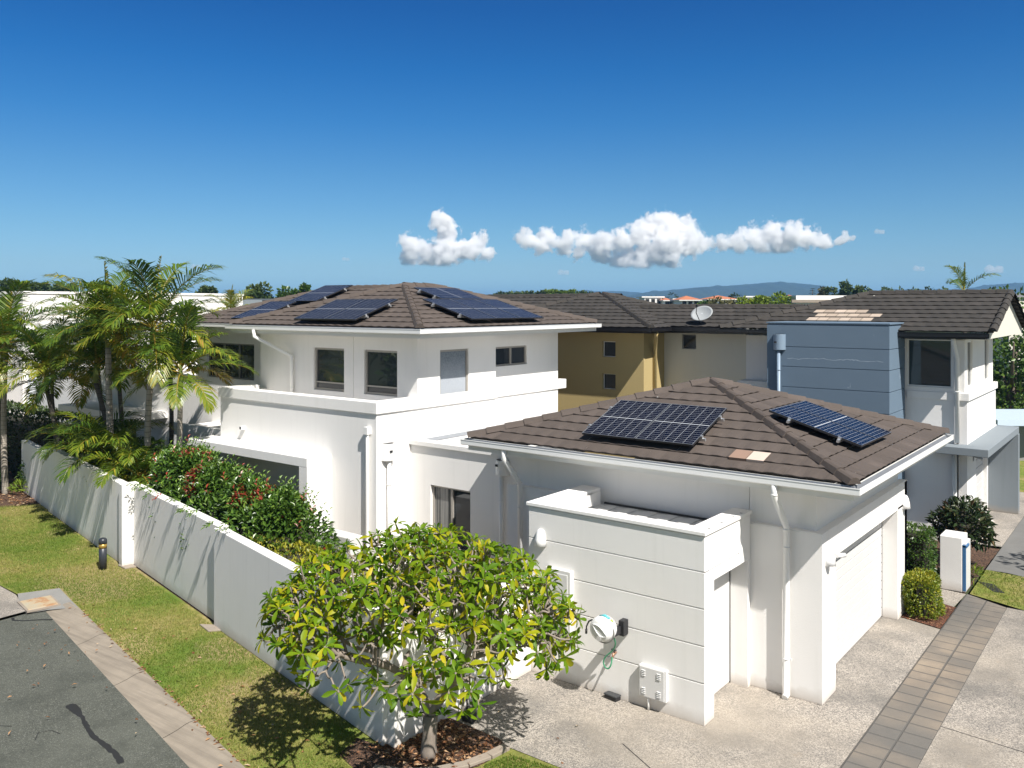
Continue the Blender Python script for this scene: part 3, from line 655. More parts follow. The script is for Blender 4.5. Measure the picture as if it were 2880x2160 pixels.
# ================================================================== ground materials
def aggregate_mat():
    t=NT('exposed aggregate concrete'); p=geo_pos(t)
    v=t('TexVoronoi',Scale=72); t.put(v.inputs['Vector'],p); sp=t.n.new('ShaderNodeSeparateColor'); t.put(sp.inputs[0],v.outputs['Color'])
    v2=t('TexVoronoi',Scale=40); t.put(v2.inputs['Vector'],p); sp2=t.n.new('ShaderNodeSeparateColor'); t.put(sp2.inputs[0],v2.outputs['Color'])
    st=t.ramp(sp.outputs[0],[(0,(.09,.085,.078)),(.22,(.19,.172,.155)),(.5,(.28,.252,.222)),(.8,(.385,.345,.30)),(1,(.50,.45,.385))])
    st=t.mix(t.math('MULTIPLY',t.math('GREATER_THAN',sp2.outputs[1],.72),.6),st,t.ramp(sp2.outputs[0],[(0,(.10,.096,.09)),(.6,(.34,.31,.27)),(1,(.48,.43,.365))]))
    n=t.noise(p,.62,6,.65); n2=t.noise(p,.30,4,.6)
    st=t.mix(t.ramp(n,[(.44,(0,0,0)),(.62,(.72,.72,.72))]),st,(.125,.118,.108)); st=t.mix(t.ramp(n2,[(.45,(0,0,0)),(.66,(.5,.5,.5))]),st,(.40,.345,.275))
    rust=t.math('MULTIPLY',t.ramp(t.noise(p,2.6,3,.6),[(.66,(0,0,0)),(.80,(1,1,1))]),.35); st=t.mix(rust,st,(.44,.30,.15))
    return t.done(t.bsdf(st,.9,v.outputs['Distance'],.5,.008))
def grass_mat():
    t=NT('lawn'); p=geo_pos(t); n=t.noise(p,.55,5,.65); n2=t.noise(p,7,5,.7); n3=t.noise(t.scl(p,(60,60,60)),1,3,.7); n4=t.noise(p,1.6,4,.6)
    col=t.ramp(n,[(.34,(.090,.185,.020)),(.44,(.145,.225,.034)),(.53,(.27,.26,.072)),(.64,(.44,.34,.17))])
    col=t.mix(t.math('MULTIPLY',t.ramp(n4,[(.52,(0,0,0)),(.72,(1,1,1))]),.5),col,(.33,.265,.11))
    def worn(x,y,r_):
        nd=t.n.new('ShaderNodeVectorMath'); nd.operation='DISTANCE'; t.put(nd.inputs[0],p); nd.inputs[1].default_value=(x,y,0); return t.math('SUBTRACT',1.0,t.math('DIVIDE',nd.outputs['Value'],r_))
    wn=t.math('MAXIMUM',t.math('MAXIMUM',worn(-19.5,9.75,1.7),worn(-18.6,9.35,1.1)),t.math('MAXIMUM',worn(-11.6,8.75,1.0),worn(-13.6,9.2,.8)))
    wn=t.math('ADD',wn,t.math('MULTIPLY',t.math('SUBTRACT',n4,.5),1.6)); col=t.mix(t.ramp(wn,[(.05,(0,0,0)),(.5,(.8,.8,.8))]),col,(.40,.29,.165))
    col=t.mix(t.ramp(n2,[(.30,(.75,.75,.75)),(.6,(0,0,0))]),col,(.085,.115,.024)); col=t.mix(t.math('MULTIPLY',t.ramp(n3,[(.45,(0,0,0)),(.75,(1,1,1))]),.5),col,(.29,.29,.085))
    return t.done(t.bsdf(col,.95,t.math('ADD',n3,n2),.9,.03,**{'Specular IOR Level':.15}))
def mulch_mat(name,c):
    t=NT(name); p=geo_pos(t); v=t('TexVoronoi',Scale=34); t.put(v.inputs['Vector'],t.scl(p,(1,1.6,1))); sp=t.n.new('ShaderNodeSeparateColor'); t.put(sp.inputs[0],v.outputs['Color'])
    col=t.ramp(sp.outputs[0],[(0,[x*.25 for x in c]),(.5,c),(.85,[x*1.6 for x in c]),(1,[min(1,x*2.6) for x in c])])
    return t.done(t.bsdf(col,.95,t.math('ADD',v.outputs['Distance'],t.noise(p,20,4,.7)),1.0,.05))
def asphalt_mat():
    t=NT('asphalt'); p=geo_pos(t); n=t.noise(p,.7,6,.7); n2=t.noise(p,130,3,.8); n3=t.noise(p,1.2,5,.75)
    v=t('TexVoronoi',Scale=90); t.put(v.inputs['Vector'],p); sp=t.n.new('ShaderNodeSeparateColor'); t.put(sp.inputs[0],v.outputs['Color'])
    col=t.ramp(sp.outputs[0],[(0,(.035,.038,.031)),(.5,(.068,.073,.060)),(.9,(.10,.105,.088)),(1,(.20,.20,.18))])
    col=t.mix(t.ramp(n,[(.35,(0,0,0)),(.72,(.5,.5,.5))]),col,(.112,.118,.098)); col=t.mix(t.math('MULTIPLY',t.ramp(n3,[(.50,(0,0,0)),(.70,(1,1,1))]),.6),col,(.038,.042,.034))
    return t.done(t.bsdf(col,.9,n2,.35,.006))
def concrete_mat(name,c,streak=0):
    t=NT(name); p=geo_pos(t); n=t.noise(p,1.6,6,.7); n2=t.noise(p,40,4,.7); n3=t.noise(p,.9,4,.7)
    col=t.mix(n,[x*.60 for x in c],[x*1.2 for x in c]); col=t.mix(t.math('MULTIPLY',n2,.35),col,[x*.75 for x in c]); col=t.mix(t.ramp(n3,[(.5,(0,0,0)),(.72,(.45,.45,.45))]),col,[x*.55 for x in c])
    if streak: 
        m=t.n.new('ShaderNodeMapping'); t.put(m.inputs[0],p); m.inputs['Rotation'].default_value=(0,0,R(11.4)); m.inputs['Scale'].default_value=(.5,9,1)
        col=t.mix(t.math('MULTIPLY',t.ramp(t.noise(m.outputs[0],1,4,.6),[(.42,(0,0,0)),(.66,(1,1,1))]),.65),col,[x*.50 for x in c])
    return t.done(t.bsdf(col,.92,n2,.3,.006))
def paver_mat():
    t=NT('stamped paving strip'); p=geo_pos(t)
    mp=t.n.new('ShaderNodeMapping'); t.put(mp.inputs[0],p); mp.inputs['Location'].default_value=(3.57,0,0)
    def brick(c1,c2,mo,ms=.02):
        b=t('TexBrick',Scale=1.0); b.offset=0; b.squash=1; t.put(b.inputs['Vector'],mp.outputs[0]); b.inputs['Brick Width'].default_value=.415; b.inputs['Row Height'].default_value=.335; b.inputs['Mortar Size'].default_value=ms; b.inputs['Mortar Smooth'].default_value=.55
        t.put(b.inputs['Color1'],c1); t.put(b.inputs['Color2'],c2); t.put(b.inputs['Mortar'],mo); return b
    b=brick((.145,.125,.105),(.255,.205,.155),(.080,.073,.064))
    n=t.noise(p,1.1,5,.65); n2=t.noise(p,14,5,.7); n3=t.noise(p,.35,3,.6)
    col=t.mix(t.ramp(n,[(.42,(0,0,0)),(.62,(.8,.8,.8))]),b.outputs['Color'],(.33,.265,.195)); col=t.mix(t.ramp(n3,[(.40,(.85,.85,.85)),(.60,(0,0,0))]),col,(.115,.112,.105)); col=t.mix(t.math('MULTIPLY',n2,.4),col,(.12,.11,.10))
    col=t.mix(t.math('MULTIPLY',b.outputs['Fac'],.75),col,(.088,.084,.078))
    return t.done(t.bsdf(col,.85,t.math('SUBTRACT',n2,t.math('MULTIPLY',b.outputs['Fac'],2.0)),.6,.012))
M['agg']=aggregate_mat(); M['lawn']=grass_mat(); M['mulch']=mulch_mat('bark mulch',(.115,.062,.036)); M['mulch_red']=mulch_mat('red bark mulch',(.15,.060,.032))
M['asphalt']=asphalt_mat(); M['kerb']=concrete_mat('kerb concrete',(.31,.265,.21),1); M['concrete']=concrete_mat('grey concrete',(.27,.265,.25)); M['paver']=paver_mat(); M['slab_grey']=concrete_mat('grey stamped path',(.17,.168,.16))
M['pave_pale']=concrete_mat('pale paving',(.50,.42,.35)); M['tar']=plain('crack sealant',(.022,.022,.022),.55,0,.15); M['edging']=concrete_mat('edging concrete',(.32,.27,.22))
def suburb_mat():
    t=NT('suburban ground'); p=geo_pos(t); n=t.noise(p,.02,6,.7); n2=t.noise(p,.3,4,.6)
    return t.done(t.bsdf(t.mix(n2,t.ramp(n,[(.35,(.03,.05,.014)),(.6,(.06,.08,.025)),(.75,(.13,.12,.08))]),(.05,.06,.02)),.95))
def sheet(name,pts,z,mat,kind='structure'):
    m=MB(); m.poly([(x,y,z) for x,y in pts]); return tag(m.build(name,mat),kind=kind)
LW=lambda a,x:a-.2017*x
m=MB(); m.poly([(-9000,-800,-.16),(5000,-800,-.16),(5000,9000,-.16),(-9000,9000,-.16)]); tag(m.build('ground',suburb_mat()),kind='structure')
m=MB()
lawn=[(-60,LW(4.96,-17.9)-1.0),(-20.7,8.19),(-19.7,8.16),(-19.36,8.86),(-17.86,LW(4.95,-17.86)),(2,LW(4.95,2)),(2,9.54),(-8.85,9.54),(-8.85,8.55),(-30.6,12.95),(-36,16),(-60,16)]
sheet('lawn',lawn,-.004,M['lawn'])
sheet('garden_soil',[(-40,13.0),(-30.6,12.9),(-8.85,8.5),(-8.85,14.4),(-14.0,14.4),(-14.0,24),(-40,24)],-.02,M['mulch'])
sheet('garden_path',[(-23.5,12.3),(-8.9,11.0),(-8.9,14.38),(-14.0,14.38),(-14.0,13.3),(-23.5,13.3)],-.008,M['pave_pale'])  # paving made pale to bounce light onto the wall below the awning
sheet('road',[(-18.5,LW(4.44,-18.5)),(-18.5,-14),(8,-14),(8,LW(4.44,8))],-.06,M['asphalt'])
sheet('driveway_crossing',[(-60,-14),(-18.505,-14),(-18.505,7.83),(-18.8,7.9),(-19.73,8.14),(-20.67,8.18),(-60,9.5)],-.012,M['agg'])
# rolled kerb with joints
m=MB(); xs=[-18.30,-16.03,-13.84,-11.60,-9.4,-7.2,-5.0,-2.8,-.6,1.6,3.0]
prof=[(4.43,-.058),(4.52,-.050),(4.66,-.03),(4.80,.004),(4.87,.010),(4.965,.004)]
for a,b in zip(xs[:-1],xs[1:]):
    b-=.012
    for (p0,z0),(p1,z1) in zip(prof[:-1],prof[1:]): m.poly([(a,LW(p0,a),z0),(b,LW(p0,b),z0),(b,LW(p1,b),z1),(a,LW(p1,a),z1)])
tag(m.build('kerb',M['kerb']),kind='structure')
m=MB()
m.poly([(-19.70,8.16,.012),(-19.10,7.94,-.03),(-18.42,7.80,-.035),(-18.30,LW(4.44,-18.3),-.03),(-17.84,LW(4.95,-17.84),.008),(-19.36,8.88,.012)])
tag(m.build('inlet_apron',M['concrete']),kind='structure')
grate=empty('drain_cover',(-18.73,8.18,.01),'rust stained pale drain cover set in the concrete at the head of the kerb','drain cover')
def rust_mat():
    t=NT('rust stained concrete lid'); p=geo_pos(t); n=t.noise(p,2.6,5,.7); return t.done(t.bsdf(t.ramp(n,[(.38,(.36,.33,.25)),(.52,(.40,.31,.20)),(.62,(.33,.165,.07)),(.72,(.42,.40,.33))]),.8,n,.2,.004))
m=MB(); m.prism([(-19.13,7.965),(-18.44,7.84),(-18.33,8.385),(-19.01,8.52)],-.02,.026); m.build('lid',rust_mat(),grate,.01)
m=MB(); m.prism([(-19.17,7.93),(-18.40,7.80),(-18.29,8.42),(-19.03,8.56)],-.02,.014); m.build('rim',M['edging'],grate)
# tar sealed cracks on the road
def ribbon(name,pts,ws,z,mat):
    m=MB(); L=[]; Rr=[]
    for i,p in enumerate(pts):
        a=Vector(pts[max(0,i-1)]); b=Vector(pts[min(len(pts)-1,i+1)]); d=(b-a).normalized(); nrm=Vector((-d.y,d.x)); w=ws[i]/2
        L.append((p[0]+nrm.x*w,p[1]+nrm.y*w,z)); Rr.append((p[0]-nrm.x*w,p[1]-nrm.y*w,z))
    for i in range(len(pts)-1): m.poly([Rr[i],Rr[i+1],L[i+1],L[i]])
    return tag(m.build(name,mat),kind='structure')
n=34; P0=Vector((-13.74,6.44)); P1=Vector((-11.42,6.05)); pts=[]; ws=[]
for i in range(n):
    f=i/(n-1); q=P0.lerp(P1,f); pts.append((q.x,q.y+.035*math.sin(f*9)+random.uniform(-.010,.010))); ws.append((.17-.12*(i/9) if i<9 else .055+.03*f)+random.uniform(-.018,.02))
ws[0]=.10; ws[-1]=.08
ribbon('road_patch',pts,ws,-.056,M['tar'])
ribbon('road_crack',[(-18.45,7.55),(-18.30,7.50),(-18.1,7.62),(-17.9,7.85),(-17.72,7.99)],[.06,.05,.04,.05,.06],-.054,M['tar'])
for q in ([(-13.0,5.62),(-13.2,5.75),(-13.12,5.9),(-12.9,5.93)],[(-14.0,5.2),(-14.15,5.35),(-13.95,5.45),(-13.7,5.6)]): ribbon('road_crack',q,[.012]*4,-.056,M['tar'])
# driveway, paving strip, beds
sheet('driveway',[(-8.85,9.545),(-3.575,9.545),(-3.575,18.06),(-4.34,18.28),(-4.34,20),(-8.85,20)],0.0,M['agg'])
sheet('driveway',[(-2.745,6.0),(12,6.0),(12,20.2),(-2.745,20.2)],0.0,M['agg'])
sheet('driveway',[(-3.62,19.55),(-3.575,20.6),(-4.6,20.72),(-4.34,19.8)],0.0,M['agg'])
sheet('driveway',[(-9,24.95),(-5,24.95),(-3.545,25.2),(-3.545,33),(-9,33)],0.0,M['agg'])
sheet('paving_strip',[(-3.571,9.545),(-2.749,9.545),(-2.749,20.19),(-3.571,20.64)],-.001,M['paver'])
sheet('path',[(-3.54,22.8),(-3.1,22.83),(-2.7,22.71),(8,22.7),(8,60),(-3.54,60)],-.002,M['slab_grey'])
sheet('verge',[(-3.51,20.66),(-2.45,20.22),(12,20.22),(12,22.68),(-2.76,22.7),(-3.53,22.78)],.004,M['lawn'])
sheet('verge',[(-9,33.01),(-3.56,33.01),(-3.56,60),(-9,60)],.0,M['lawn'])
sheet('mulch_bed',[(-4.33,18.30),(-3.575,18.085),(-3.575,19.54),(-4.33,19.8)],.008,M['mulch_red'])
sheet('mulch_bed',[(-9,20.0),(-4.35,19.9),(-4.6,20.75),(-3.6,20.64),(-3.55,24.95),(-9,24.95)],-.006,M['mulch'])
sheet('mulch_bed',[(-8.84,8.45),(-8.84,9.68),(-7.66,9.64),(-7.36,9.50),(-7.43,8.9),(-7.75,8.2),(-8.4,7.75),(-9.15,7.95),(-9.3,8.42)],.006,M['mulch'])
sheet('mulch_bed',[(-34,10.2),(-28.7,11.2),(-27.9,12.5),(-30.5,12.95),(-36,15)],.006,M['mulch'])
sheet('pale_paving',[(-70,17),(-36,16.6),(-36,30),(-70,34)],0.0,M['pave_pale'])
m=MB()
for a,b in (((-7.36,9.50),(-7.40,9.16)),((-7.40,9.14),(-7.50,8.80)),((-7.50,8.78),(-7.72,8.42)),((-7.73,8.40),(-8.05,8.10)),((-8.07,8.08),(-8.45,7.90))):
    a=Vector(a); b=Vector(b); d=(b-a).normalized(); nn=Vector((d.y,-d.x))*-.07; m.prism([tuple(p) for p in (a,a-nn*2,b-nn*2,b)][::1],-.02,.045)
tag(m.build('garden_edging',M['edging'],None,.01),kind='structure')
for pts in ([(-6.2,10.6),(-4.9,9.9)],[(-2.74,13.9),(-1.2,13.75)]): ribbon('joint',pts,[.014,.014],.003,M['tar'])

# ================================================================== boundary wall: three lengths, post and return
bw=empty('boundary_wall',(-8.81,8.5,0),'long low white rendered wall beside the lawn, streaked with frond shadows','wall')
def wseg(x0,x1,off,h0,h1,mat='wall_old'):
    m=MB(); a=LW(6.74+off,x0); b=LW(6.74+off,x1); t=.2
    q=[(x0,a),(x1,b),(x1+.04,b+t),(x0+.04,a+t)]
    v=[(*p,0) for p in q]+[(q[0][0],q[0][1],h0),(q[1][0],q[1][1],h1),(q[2][0],q[2][1],h1),(q[3][0],q[3][1],h0)]
    bb=len(m.v); m.v+=v
    for f in ((3,2,1,0),(4,5,6,7),(0,1,5,4),(1,2,6,5),(2,3,7,6),(3,0,4,7)): m.face([bb+i for i in f])
    return m.build('panel',M[mat],bw,.012)
wseg(-14.73,-8.83,-.05,1.90,1.80); wseg(-19.78,-14.732,.06,1.90,1.90); wseg(-26.9,-19.98,-.16,1.92,1.92); wseg(-30.6,-26.902,-.12,1.70,1.70)
m=MB(); a=LW(6.74,-19.86); m.prism([(-19.99,a-.20),(-19.76,a-.245),(-19.72,a+.16),(-19.95,a+.2)],0,1.95); m.build('post',M['wall_old'],bw,.012)
m=MB(); m.box(-8.86,-8.66,8.54,11.77,0,1.62); m.build('return_panel',M['wall_old'],bw,.012)
m=MB(); m.prism([(-19.95,10.50),(-19.55,10.46),(-19.5,10.72),(-19.9,10.74)],-.01,.035); m.build('footing',M['edging'],bw,.012)
m=MB(); m.prism([(-15.0,9.52),(-14.55,9.42),(-14.4,9.60),(-14.72,9.69)],-.01,.03); m.build('footing',M['edging'],bw,.012)
# ================================================================== small things
bol=empty('bollard',(-19.99,10.16,0),'short black bollard with a gold band standing on the lawn by the white wall','bollard')
mb=MB(); mb.lathe([(.088,-.02),(.088,.585)],-19.99,10.16,20); mb.build('shaft',plain('charcoal paint',(.035,.04,.05),.4,.1,.12),bol)
mb=MB(); mb.lathe([(.091,.50),(.091,.60)],-19.99,10.16,20); mb.build('band',plain('gold band',(.42,.28,.07),.35,.5,.1),bol)
mb=MB(); mb.lathe([(.095,.601),(.095,.665),(.088,.70),(.062,.728),(.02,.742)],-19.99,10.16,20); mb.build('cap',plain('charcoal cap',(.03,.034,.042),.35,.1,.12),bol)

gb=empty('gas_meter_box',(-6.3,11.775,.21),'white metal box with four louvre groups low on the grooved wall','meter box')
mb=MB(); mb.box(-6.55,-6.085,11.69,11.774,.20,.68); mb.build('cabinet',M['white_metal'],gb,.008)
mb=MB(); mb.box(-6.535,-6.115,11.678,11.692,.215,.667); dr=mb.build('door',M['white_metal'],gb,.004)
for cx,cz in ((-6.46,.575),(-6.20,.575),(-6.46,.305),(-6.20,.305)):
    mb=MB()
    for k in range(4):
        z=cz-.040+k*.026; b=len(mb.v); mb.v+=[(cx-.032,11.677,z),(cx+.032,11.677,z),(cx+.032,11.663,z+.002),(cx-.032,11.663,z+.002),(cx-.032,11.677,z+.010),(cx+.032,11.677,z+.010)]
        mb.face((b,b+1,b+2,b+3)); mb.face((b+3,b+2,b+5,b+4)); mb.face((b,b+3,b+4)); mb.face((b+1,b+5,b+2))
    mb.build('louvre',M['white_metal'],dr)
mb=MB(); mb.tube([(-6.40,11.72,.22),(-6.40,11.72,0)],.017,8); mb.build('pipe',M['pipe'],gb)

em=empty('electric_meter_box',(-8.05,11.775,.84),'tall white framed meter cabinet on the grooved wall, half hidden by the frangipani','meter box')
mb=MB(); mb.box(-8.30,-7.80,11.66,11.774,.84,1.86); mb.build('cabinet',M['white_metal'],em,.008)
mb=MB(); mb.box(-8.25,-7.85,11.648,11.662,1.28,1.80); mb.box(-8.25,-7.85,11.648,11.662,.89,1.24); mb.build('door',plain('grey cabinet door',(.60,.60,.59),.4,0,.05),em,.006)
mb=MB(); mb.box(-8.22,-7.9,11.643,11.649,.905,.93); mb.build('vent_slot',M['black'],em)

hr_=empty('hose_reel',(-6.98,11.4,1.2),'white wall-mounted hose reel with a green hose loop on the grooved wall','hose reel')
mb=MB(); n=22
c=Vector((-6.98,0,1.21)); prof=[(.02,11.24),(.13,11.245),(.175,11.275),(.195,11.33),(.198,11.42),(.18,11.47),(.1,11.49)]
b=len(mb.v)
for r,y in prof:
    for j in range(n):
        a=2*math.pi*j/n; rr=r*(1+.10*math.cos(a-2.4)); mb.v.append((c.x+rr*1.04*math.cos(a),y,c.z+rr*.98*math.sin(a)))
for i in range(len(prof)-1):
    for j in range(n): k=(j+1)%n; mb.face((b+i*n+j,b+(i+1)*n+j,b+(i+1)*n+k,b+i*n+k),True)
mb.face([b+j for j in range(n)]); mb.face([b+(len(prof)-1)*n+j for j in range(n)][::-1])
body=mb.build('drum',M['white_plastic'],hr_)
mb=MB(); pts=[]
for j in range(25):
    a=math.pi*(.95+1.15*j/24); pts.append((c.x+.196*math.cos(a)*1.02,11.335,c.z+.192*math.sin(a)))
mb.tube(pts,.010,6); mb.build('seam',M['frame_dark'],hr_)
mb=MB()
pts=[(c.x-.13+.26*k/12, 11.238-.006*math.sin(math.pi*k/12), c.z+.09-.13*(k/12)+.055*math.sin(math.pi*k/12)) for k in range(13)]; mb.tube(pts,.009,6); pts=[(c.x-.13+.26*k/12, 11.240, c.z+.09-.13*(k/12)-.085*math.sin(math.pi*k/12)) for k in range(13)]; mb.tube(pts,.009,6); mb.build('rib',M['white_plastic'],hr_)
mb=MB(); mb.tube([(c.x-.01,11.245,c.z-.10),(c.x-.01,11.228,c.z-.10)],.04,14); mb.build('knob',plain('grey plastic',(.5,.49,.48),.4,0,.05),hr_)
mb=MB(); b=len(mb.v); mb.tube([(c.x-.07,11.37,c.z+.188),(c.x+.02,11.37,c.z+.215),(c.x+.10,11.37,c.z+.185)],.022,8); mb.build('handle',plain('turquoise plastic',(.12,.50,.55),.35,0,.05),hr_)
mb=MB(); mb.tube([(c.x+.115,11.38,c.z+.175),(c.x+.15,11.39,c.z+.145)],.016,6); mb.build('label_tab',plain('lime plastic',(.42,.62,.10),.4,0,.05),hr_)
mb=MB(); mb.box(c.x+.10,c.x+.20,11.63,11.774,1.06,1.30); mb.box(c.x+.08,c.x+.16,11.46,11.63,1.10,1.22); mb.build('bracket',M['black'],hr_,.012)
mb=MB(); mb.tube([(c.x-.19,11.34,c.z+.12),(c.x-.25,11.33,c.z+.08),(c.x-.285,11.32,c.z-.0),(c.x-.29,11.32,c.z-.05)],.012,8); mb.tube([(c.x-.29,11.32,c.z-.05),(c.x-.292,11.32,c.z-.115)],.019,8); mb.build('nozzle',M['black'],hr_)
mb=MB(); H=[(c.x+.10,11.50,1.06),(c.x+.09,11.56,.95),(c.x+.02,11.60,.82),(c.x-.10,11.60,.70),(c.x-.15,11.60,.60),(c.x-.12,11.60,.52),(c.x-.06,11.60,.515),(c.x-.02,11.61,.58),(c.x-.025,11.66,.68)]
def smooth(P,k=4):
    P=[Vector(p) for p in P]; out=[]
    for i in range(len(P)-1):
        p0=P[max(0,i-1)];p1=P[i];p2=P[i+1];p3=P[min(len(P)-1,i+2)]
        for j in range(k):
            t=j/k; out.append(.5*((2*p1)+(p2-p0)*t+(2*p0-5*p1+4*p2-p3)*t*t+(3*p1-p0-3*p2+p3)*t**3))
    return out+[P[-1]]
mb.tube(smooth(H),.012,8); mb.build('hose',plain('green hose',(.05,.25,.13),.45,0,.1),hr_)
tap=empty('garden_tap',(-7.0,11.77,.7),'small brass garden tap with a dark handle under the hose reel','tap')
mb=MB(); mb.tube([(-7.005,11.775,.72),(-7.005,11.69,.72),(-7.005,11.665,.66)],.017,8); mb.build('spout',plain('aged brass',(.38,.20,.13),.4,.4,.15),tap)
mb=MB(); mb.tube([(-7.005,11.72,.72),(-7.005,11.71,.775)],.012,8); mb.tube([(-7.045,11.71,.78),(-6.965,11.71,.78)],.016,8); mb.build('handle',M['black'],tap)

rb=empty('bait_box',(-7.03,11.72,0),'flat black plastic bait box on the concrete at the foot of the grooved wall','bait box')
mb=MB(); mb.prism([(-7.155,11.66),(-6.93,11.635),(-6.905,11.755),(-7.13,11.77)],0,.06); mb.build('base',M['black'],rb,.01)
mb=MB(); mb.prism([(-7.165,11.65),(-6.92,11.62),(-6.895,11.76),(-7.14,11.773)],.062,.088); mb.build('lid',plain('black lid',(.045,.047,.05),.4,0,.1),rb,.014)
bx2=empty('garden_light',(-8.35,9.15,0),'low black fixture lying in the mulch behind the frangipani trunk','garden light')
mb=MB(); mb.box(-8.46,-8.26,9.72,9.86,0,.14); mb.build('base',M['black'],bx2,.02); mb=MB(); mb.tube([(-8.40,9.79,.14),(-8.41,9.80,.5)],.012,6); mb.build('stake',M['black'],bx2)

def wall_lamp(name,x,y,z,axis,label,camera=False):
    t=empty(name,(x,y,z),label,'wall lamp','white shaded wall lamps')
    mb=MB(); n=12; prof=[(.105,-.15),(.094,-.05),(.078,.04),(.058,.095),(.045,.11),(.0,.112)]
    b=len(mb.v)
    for r,dz in prof:
        for j in range(n+1):
            a=math.pi*j/n
            mb.v.append((x+r*1.25*math.sin(a),y-r*math.cos(a),z+dz) if axis=='x' else (x+r*math.cos(a),y-r*1.25*math.sin(a),z+dz))
    m=n+1
    for i in range(len(prof)-1):
        for j in range(n):
            q=(b+i*m+j,b+i*m+j+1,b+(i+1)*m+j+1,b+(i+1)*m+j); mb.face(q,True)
    o=mb.build('shade',M['white_plastic'],t); s=o.modifiers.new('Solid','SOLIDIFY'); s.thickness=.006
    mb=MB(); 
    if axis=='x': mb.box(x,x+.03,y-.05,y+.05,z-.12,z+.06)
    else: mb.box(x-.05,x+.05,y-.03,y,z-.12,z+.06)
    mb.build('back_plate',M['white_plastic'],t)
    return t
wall_lamp('wall_lamp',-8.46,11.775,2.32,'y','white shaded wall lamp at the top left of the grooved wall, above the frangipani')
wall_lamp('wall_lamp',-4.34,13.74,2.28,'x','white shaded wall lamp on the near pier of the garage door, beside the camera')
wall_lamp('wall_lamp',-4.34,18.52,2.28,'x','white shaded wall lamp on the far pier of the garage door, above the hedge')
cam=empty('security_camera',(-4.34,13.98,2.24),'white security camera on the near garage pier, pointing along the drive','security camera')
mb=MB(); mb.tube([(-4.339,13.97,2.27),(-4.30,13.97,2.27)],.04,14); mb.tube([(-4.30,13.97,2.27),(-4.24,13.99,2.22)],.014,8); mb.build('mount',M['white_plastic'],cam)
mb=MB(); mb.tube([(-4.26,13.96,2.235),(-4.20,14.16,2.205)],.036,14); mb.build('body',M['white_plastic'],cam)
mb=MB(); mb.tube([(-4.2005,14.158,2.2055),(-4.197,14.17,2.2035)],.030,14); mb.build('lens',M['black'],cam)

ac=empty('air_conditioner',(-14.1,12.4,.45),'white outdoor air conditioner unit with a grille beside the house corner, behind the yellow-green hedge','air conditioner')
mb=MB(); mb.box(-14.55,-13.62,12.15,12.50,.35,1.34); mb.build('casing',M['white_metal'],ac,.02)
mb=MB()
for k in range(22): mb.box(-14.52,-13.98,12.128,12.145,.45+k*.038,.468+k*.038)
for k in range(12): x=-14.52+k*.049; mb.box(x,x+.006,12.122,12.128,.44,1.30)
mb.build('grille',plain('grey grille',(.45,.45,.44),.5,0,.05),ac)
mb=MB(); mb.box(-14.53,-13.97,12.146,12.152,.44,1.30); mb.build('fan_opening',M['void'],ac)
mb=MB(); mb.box(-14.5,-14.35,12.15,12.5,0,.35); mb.build('stand',M['trough'],ac); mb=MB(); mb.box(-13.8,-13.65,12.15,12.5,0,.35); mb.build('stand',M['trough'],ac)

lb=empty('letterbox_pillar',(-3.84,20.9,0),'white rendered letterbox pillar with a blue front panel by the path','letterbox')
mb=MB(); mb.box(-4.10,-3.66,20.66,21.27,0,1.17); mb.build('pillar',M['wall'],lb,.012)
mb=MB(); mb.box(-3.658,-3.60,20.72,21.27,.0,1.05); mb.build('panel',M['white_metal'],lb,.006)
mb=MB(); mb.box(-3.658,-3.585,20.665,20.69,.03,1.03); mb.box(-3.66,-3.565,20.665,20.95,.97,1.02); mb.build('surround',plain('royal blue paint',(.045,.14,.30),.4,0,.08),lb,.008)
sheet('utility_cover',[(-3.53,21.70),(-3.2,21.68),(-2.92,21.15),(-3.12,21.10)],.010,M['tar'])
# ================================================================== plants
def unit(a): return a/np.maximum(1e-9,np.linalg.norm(a,axis=-1,keepdims=True))
def kites(P,D,N,L,W,fold=.18,droop=.0):
    """one folded four-cornered leaf per row: base P, direction D, face normal N, length L, width W"""
    D=unit(D); S=unit(np.cross(D,N)); U=np.cross(S,D); L=np.asarray(L).reshape(-1,1); W=np.asarray(W).reshape(-1,1)
    mid=P+D*L*.52+U*W*fold; tip=P+D*L-U*L*droop
    V=np.stack([P,mid+S*W*.5,tip,mid-S*W*.5],1).reshape(-1,3); n=len(P)
    return V,np.arange(n*4).reshape(n,4)
def rand_dir(n,r=None):
    r=r or rng; v=r.normal(size=(n,3)); return unit(v)
def leaf_shell(points,normals,size,wr=.45,spread=.8,droop=.15,up=.35):
    n=len(points); d=unit(normals*1.0+rand_dir(n)*spread+np.array([0,0,up])); nn=unit(np.array([0,0,1.0])+rand_dir(n)*.6+normals*.6)
    L=size*rng.uniform(.65,1.25,n); return kites(points,d,nn,L,L*wr,.25,droop)

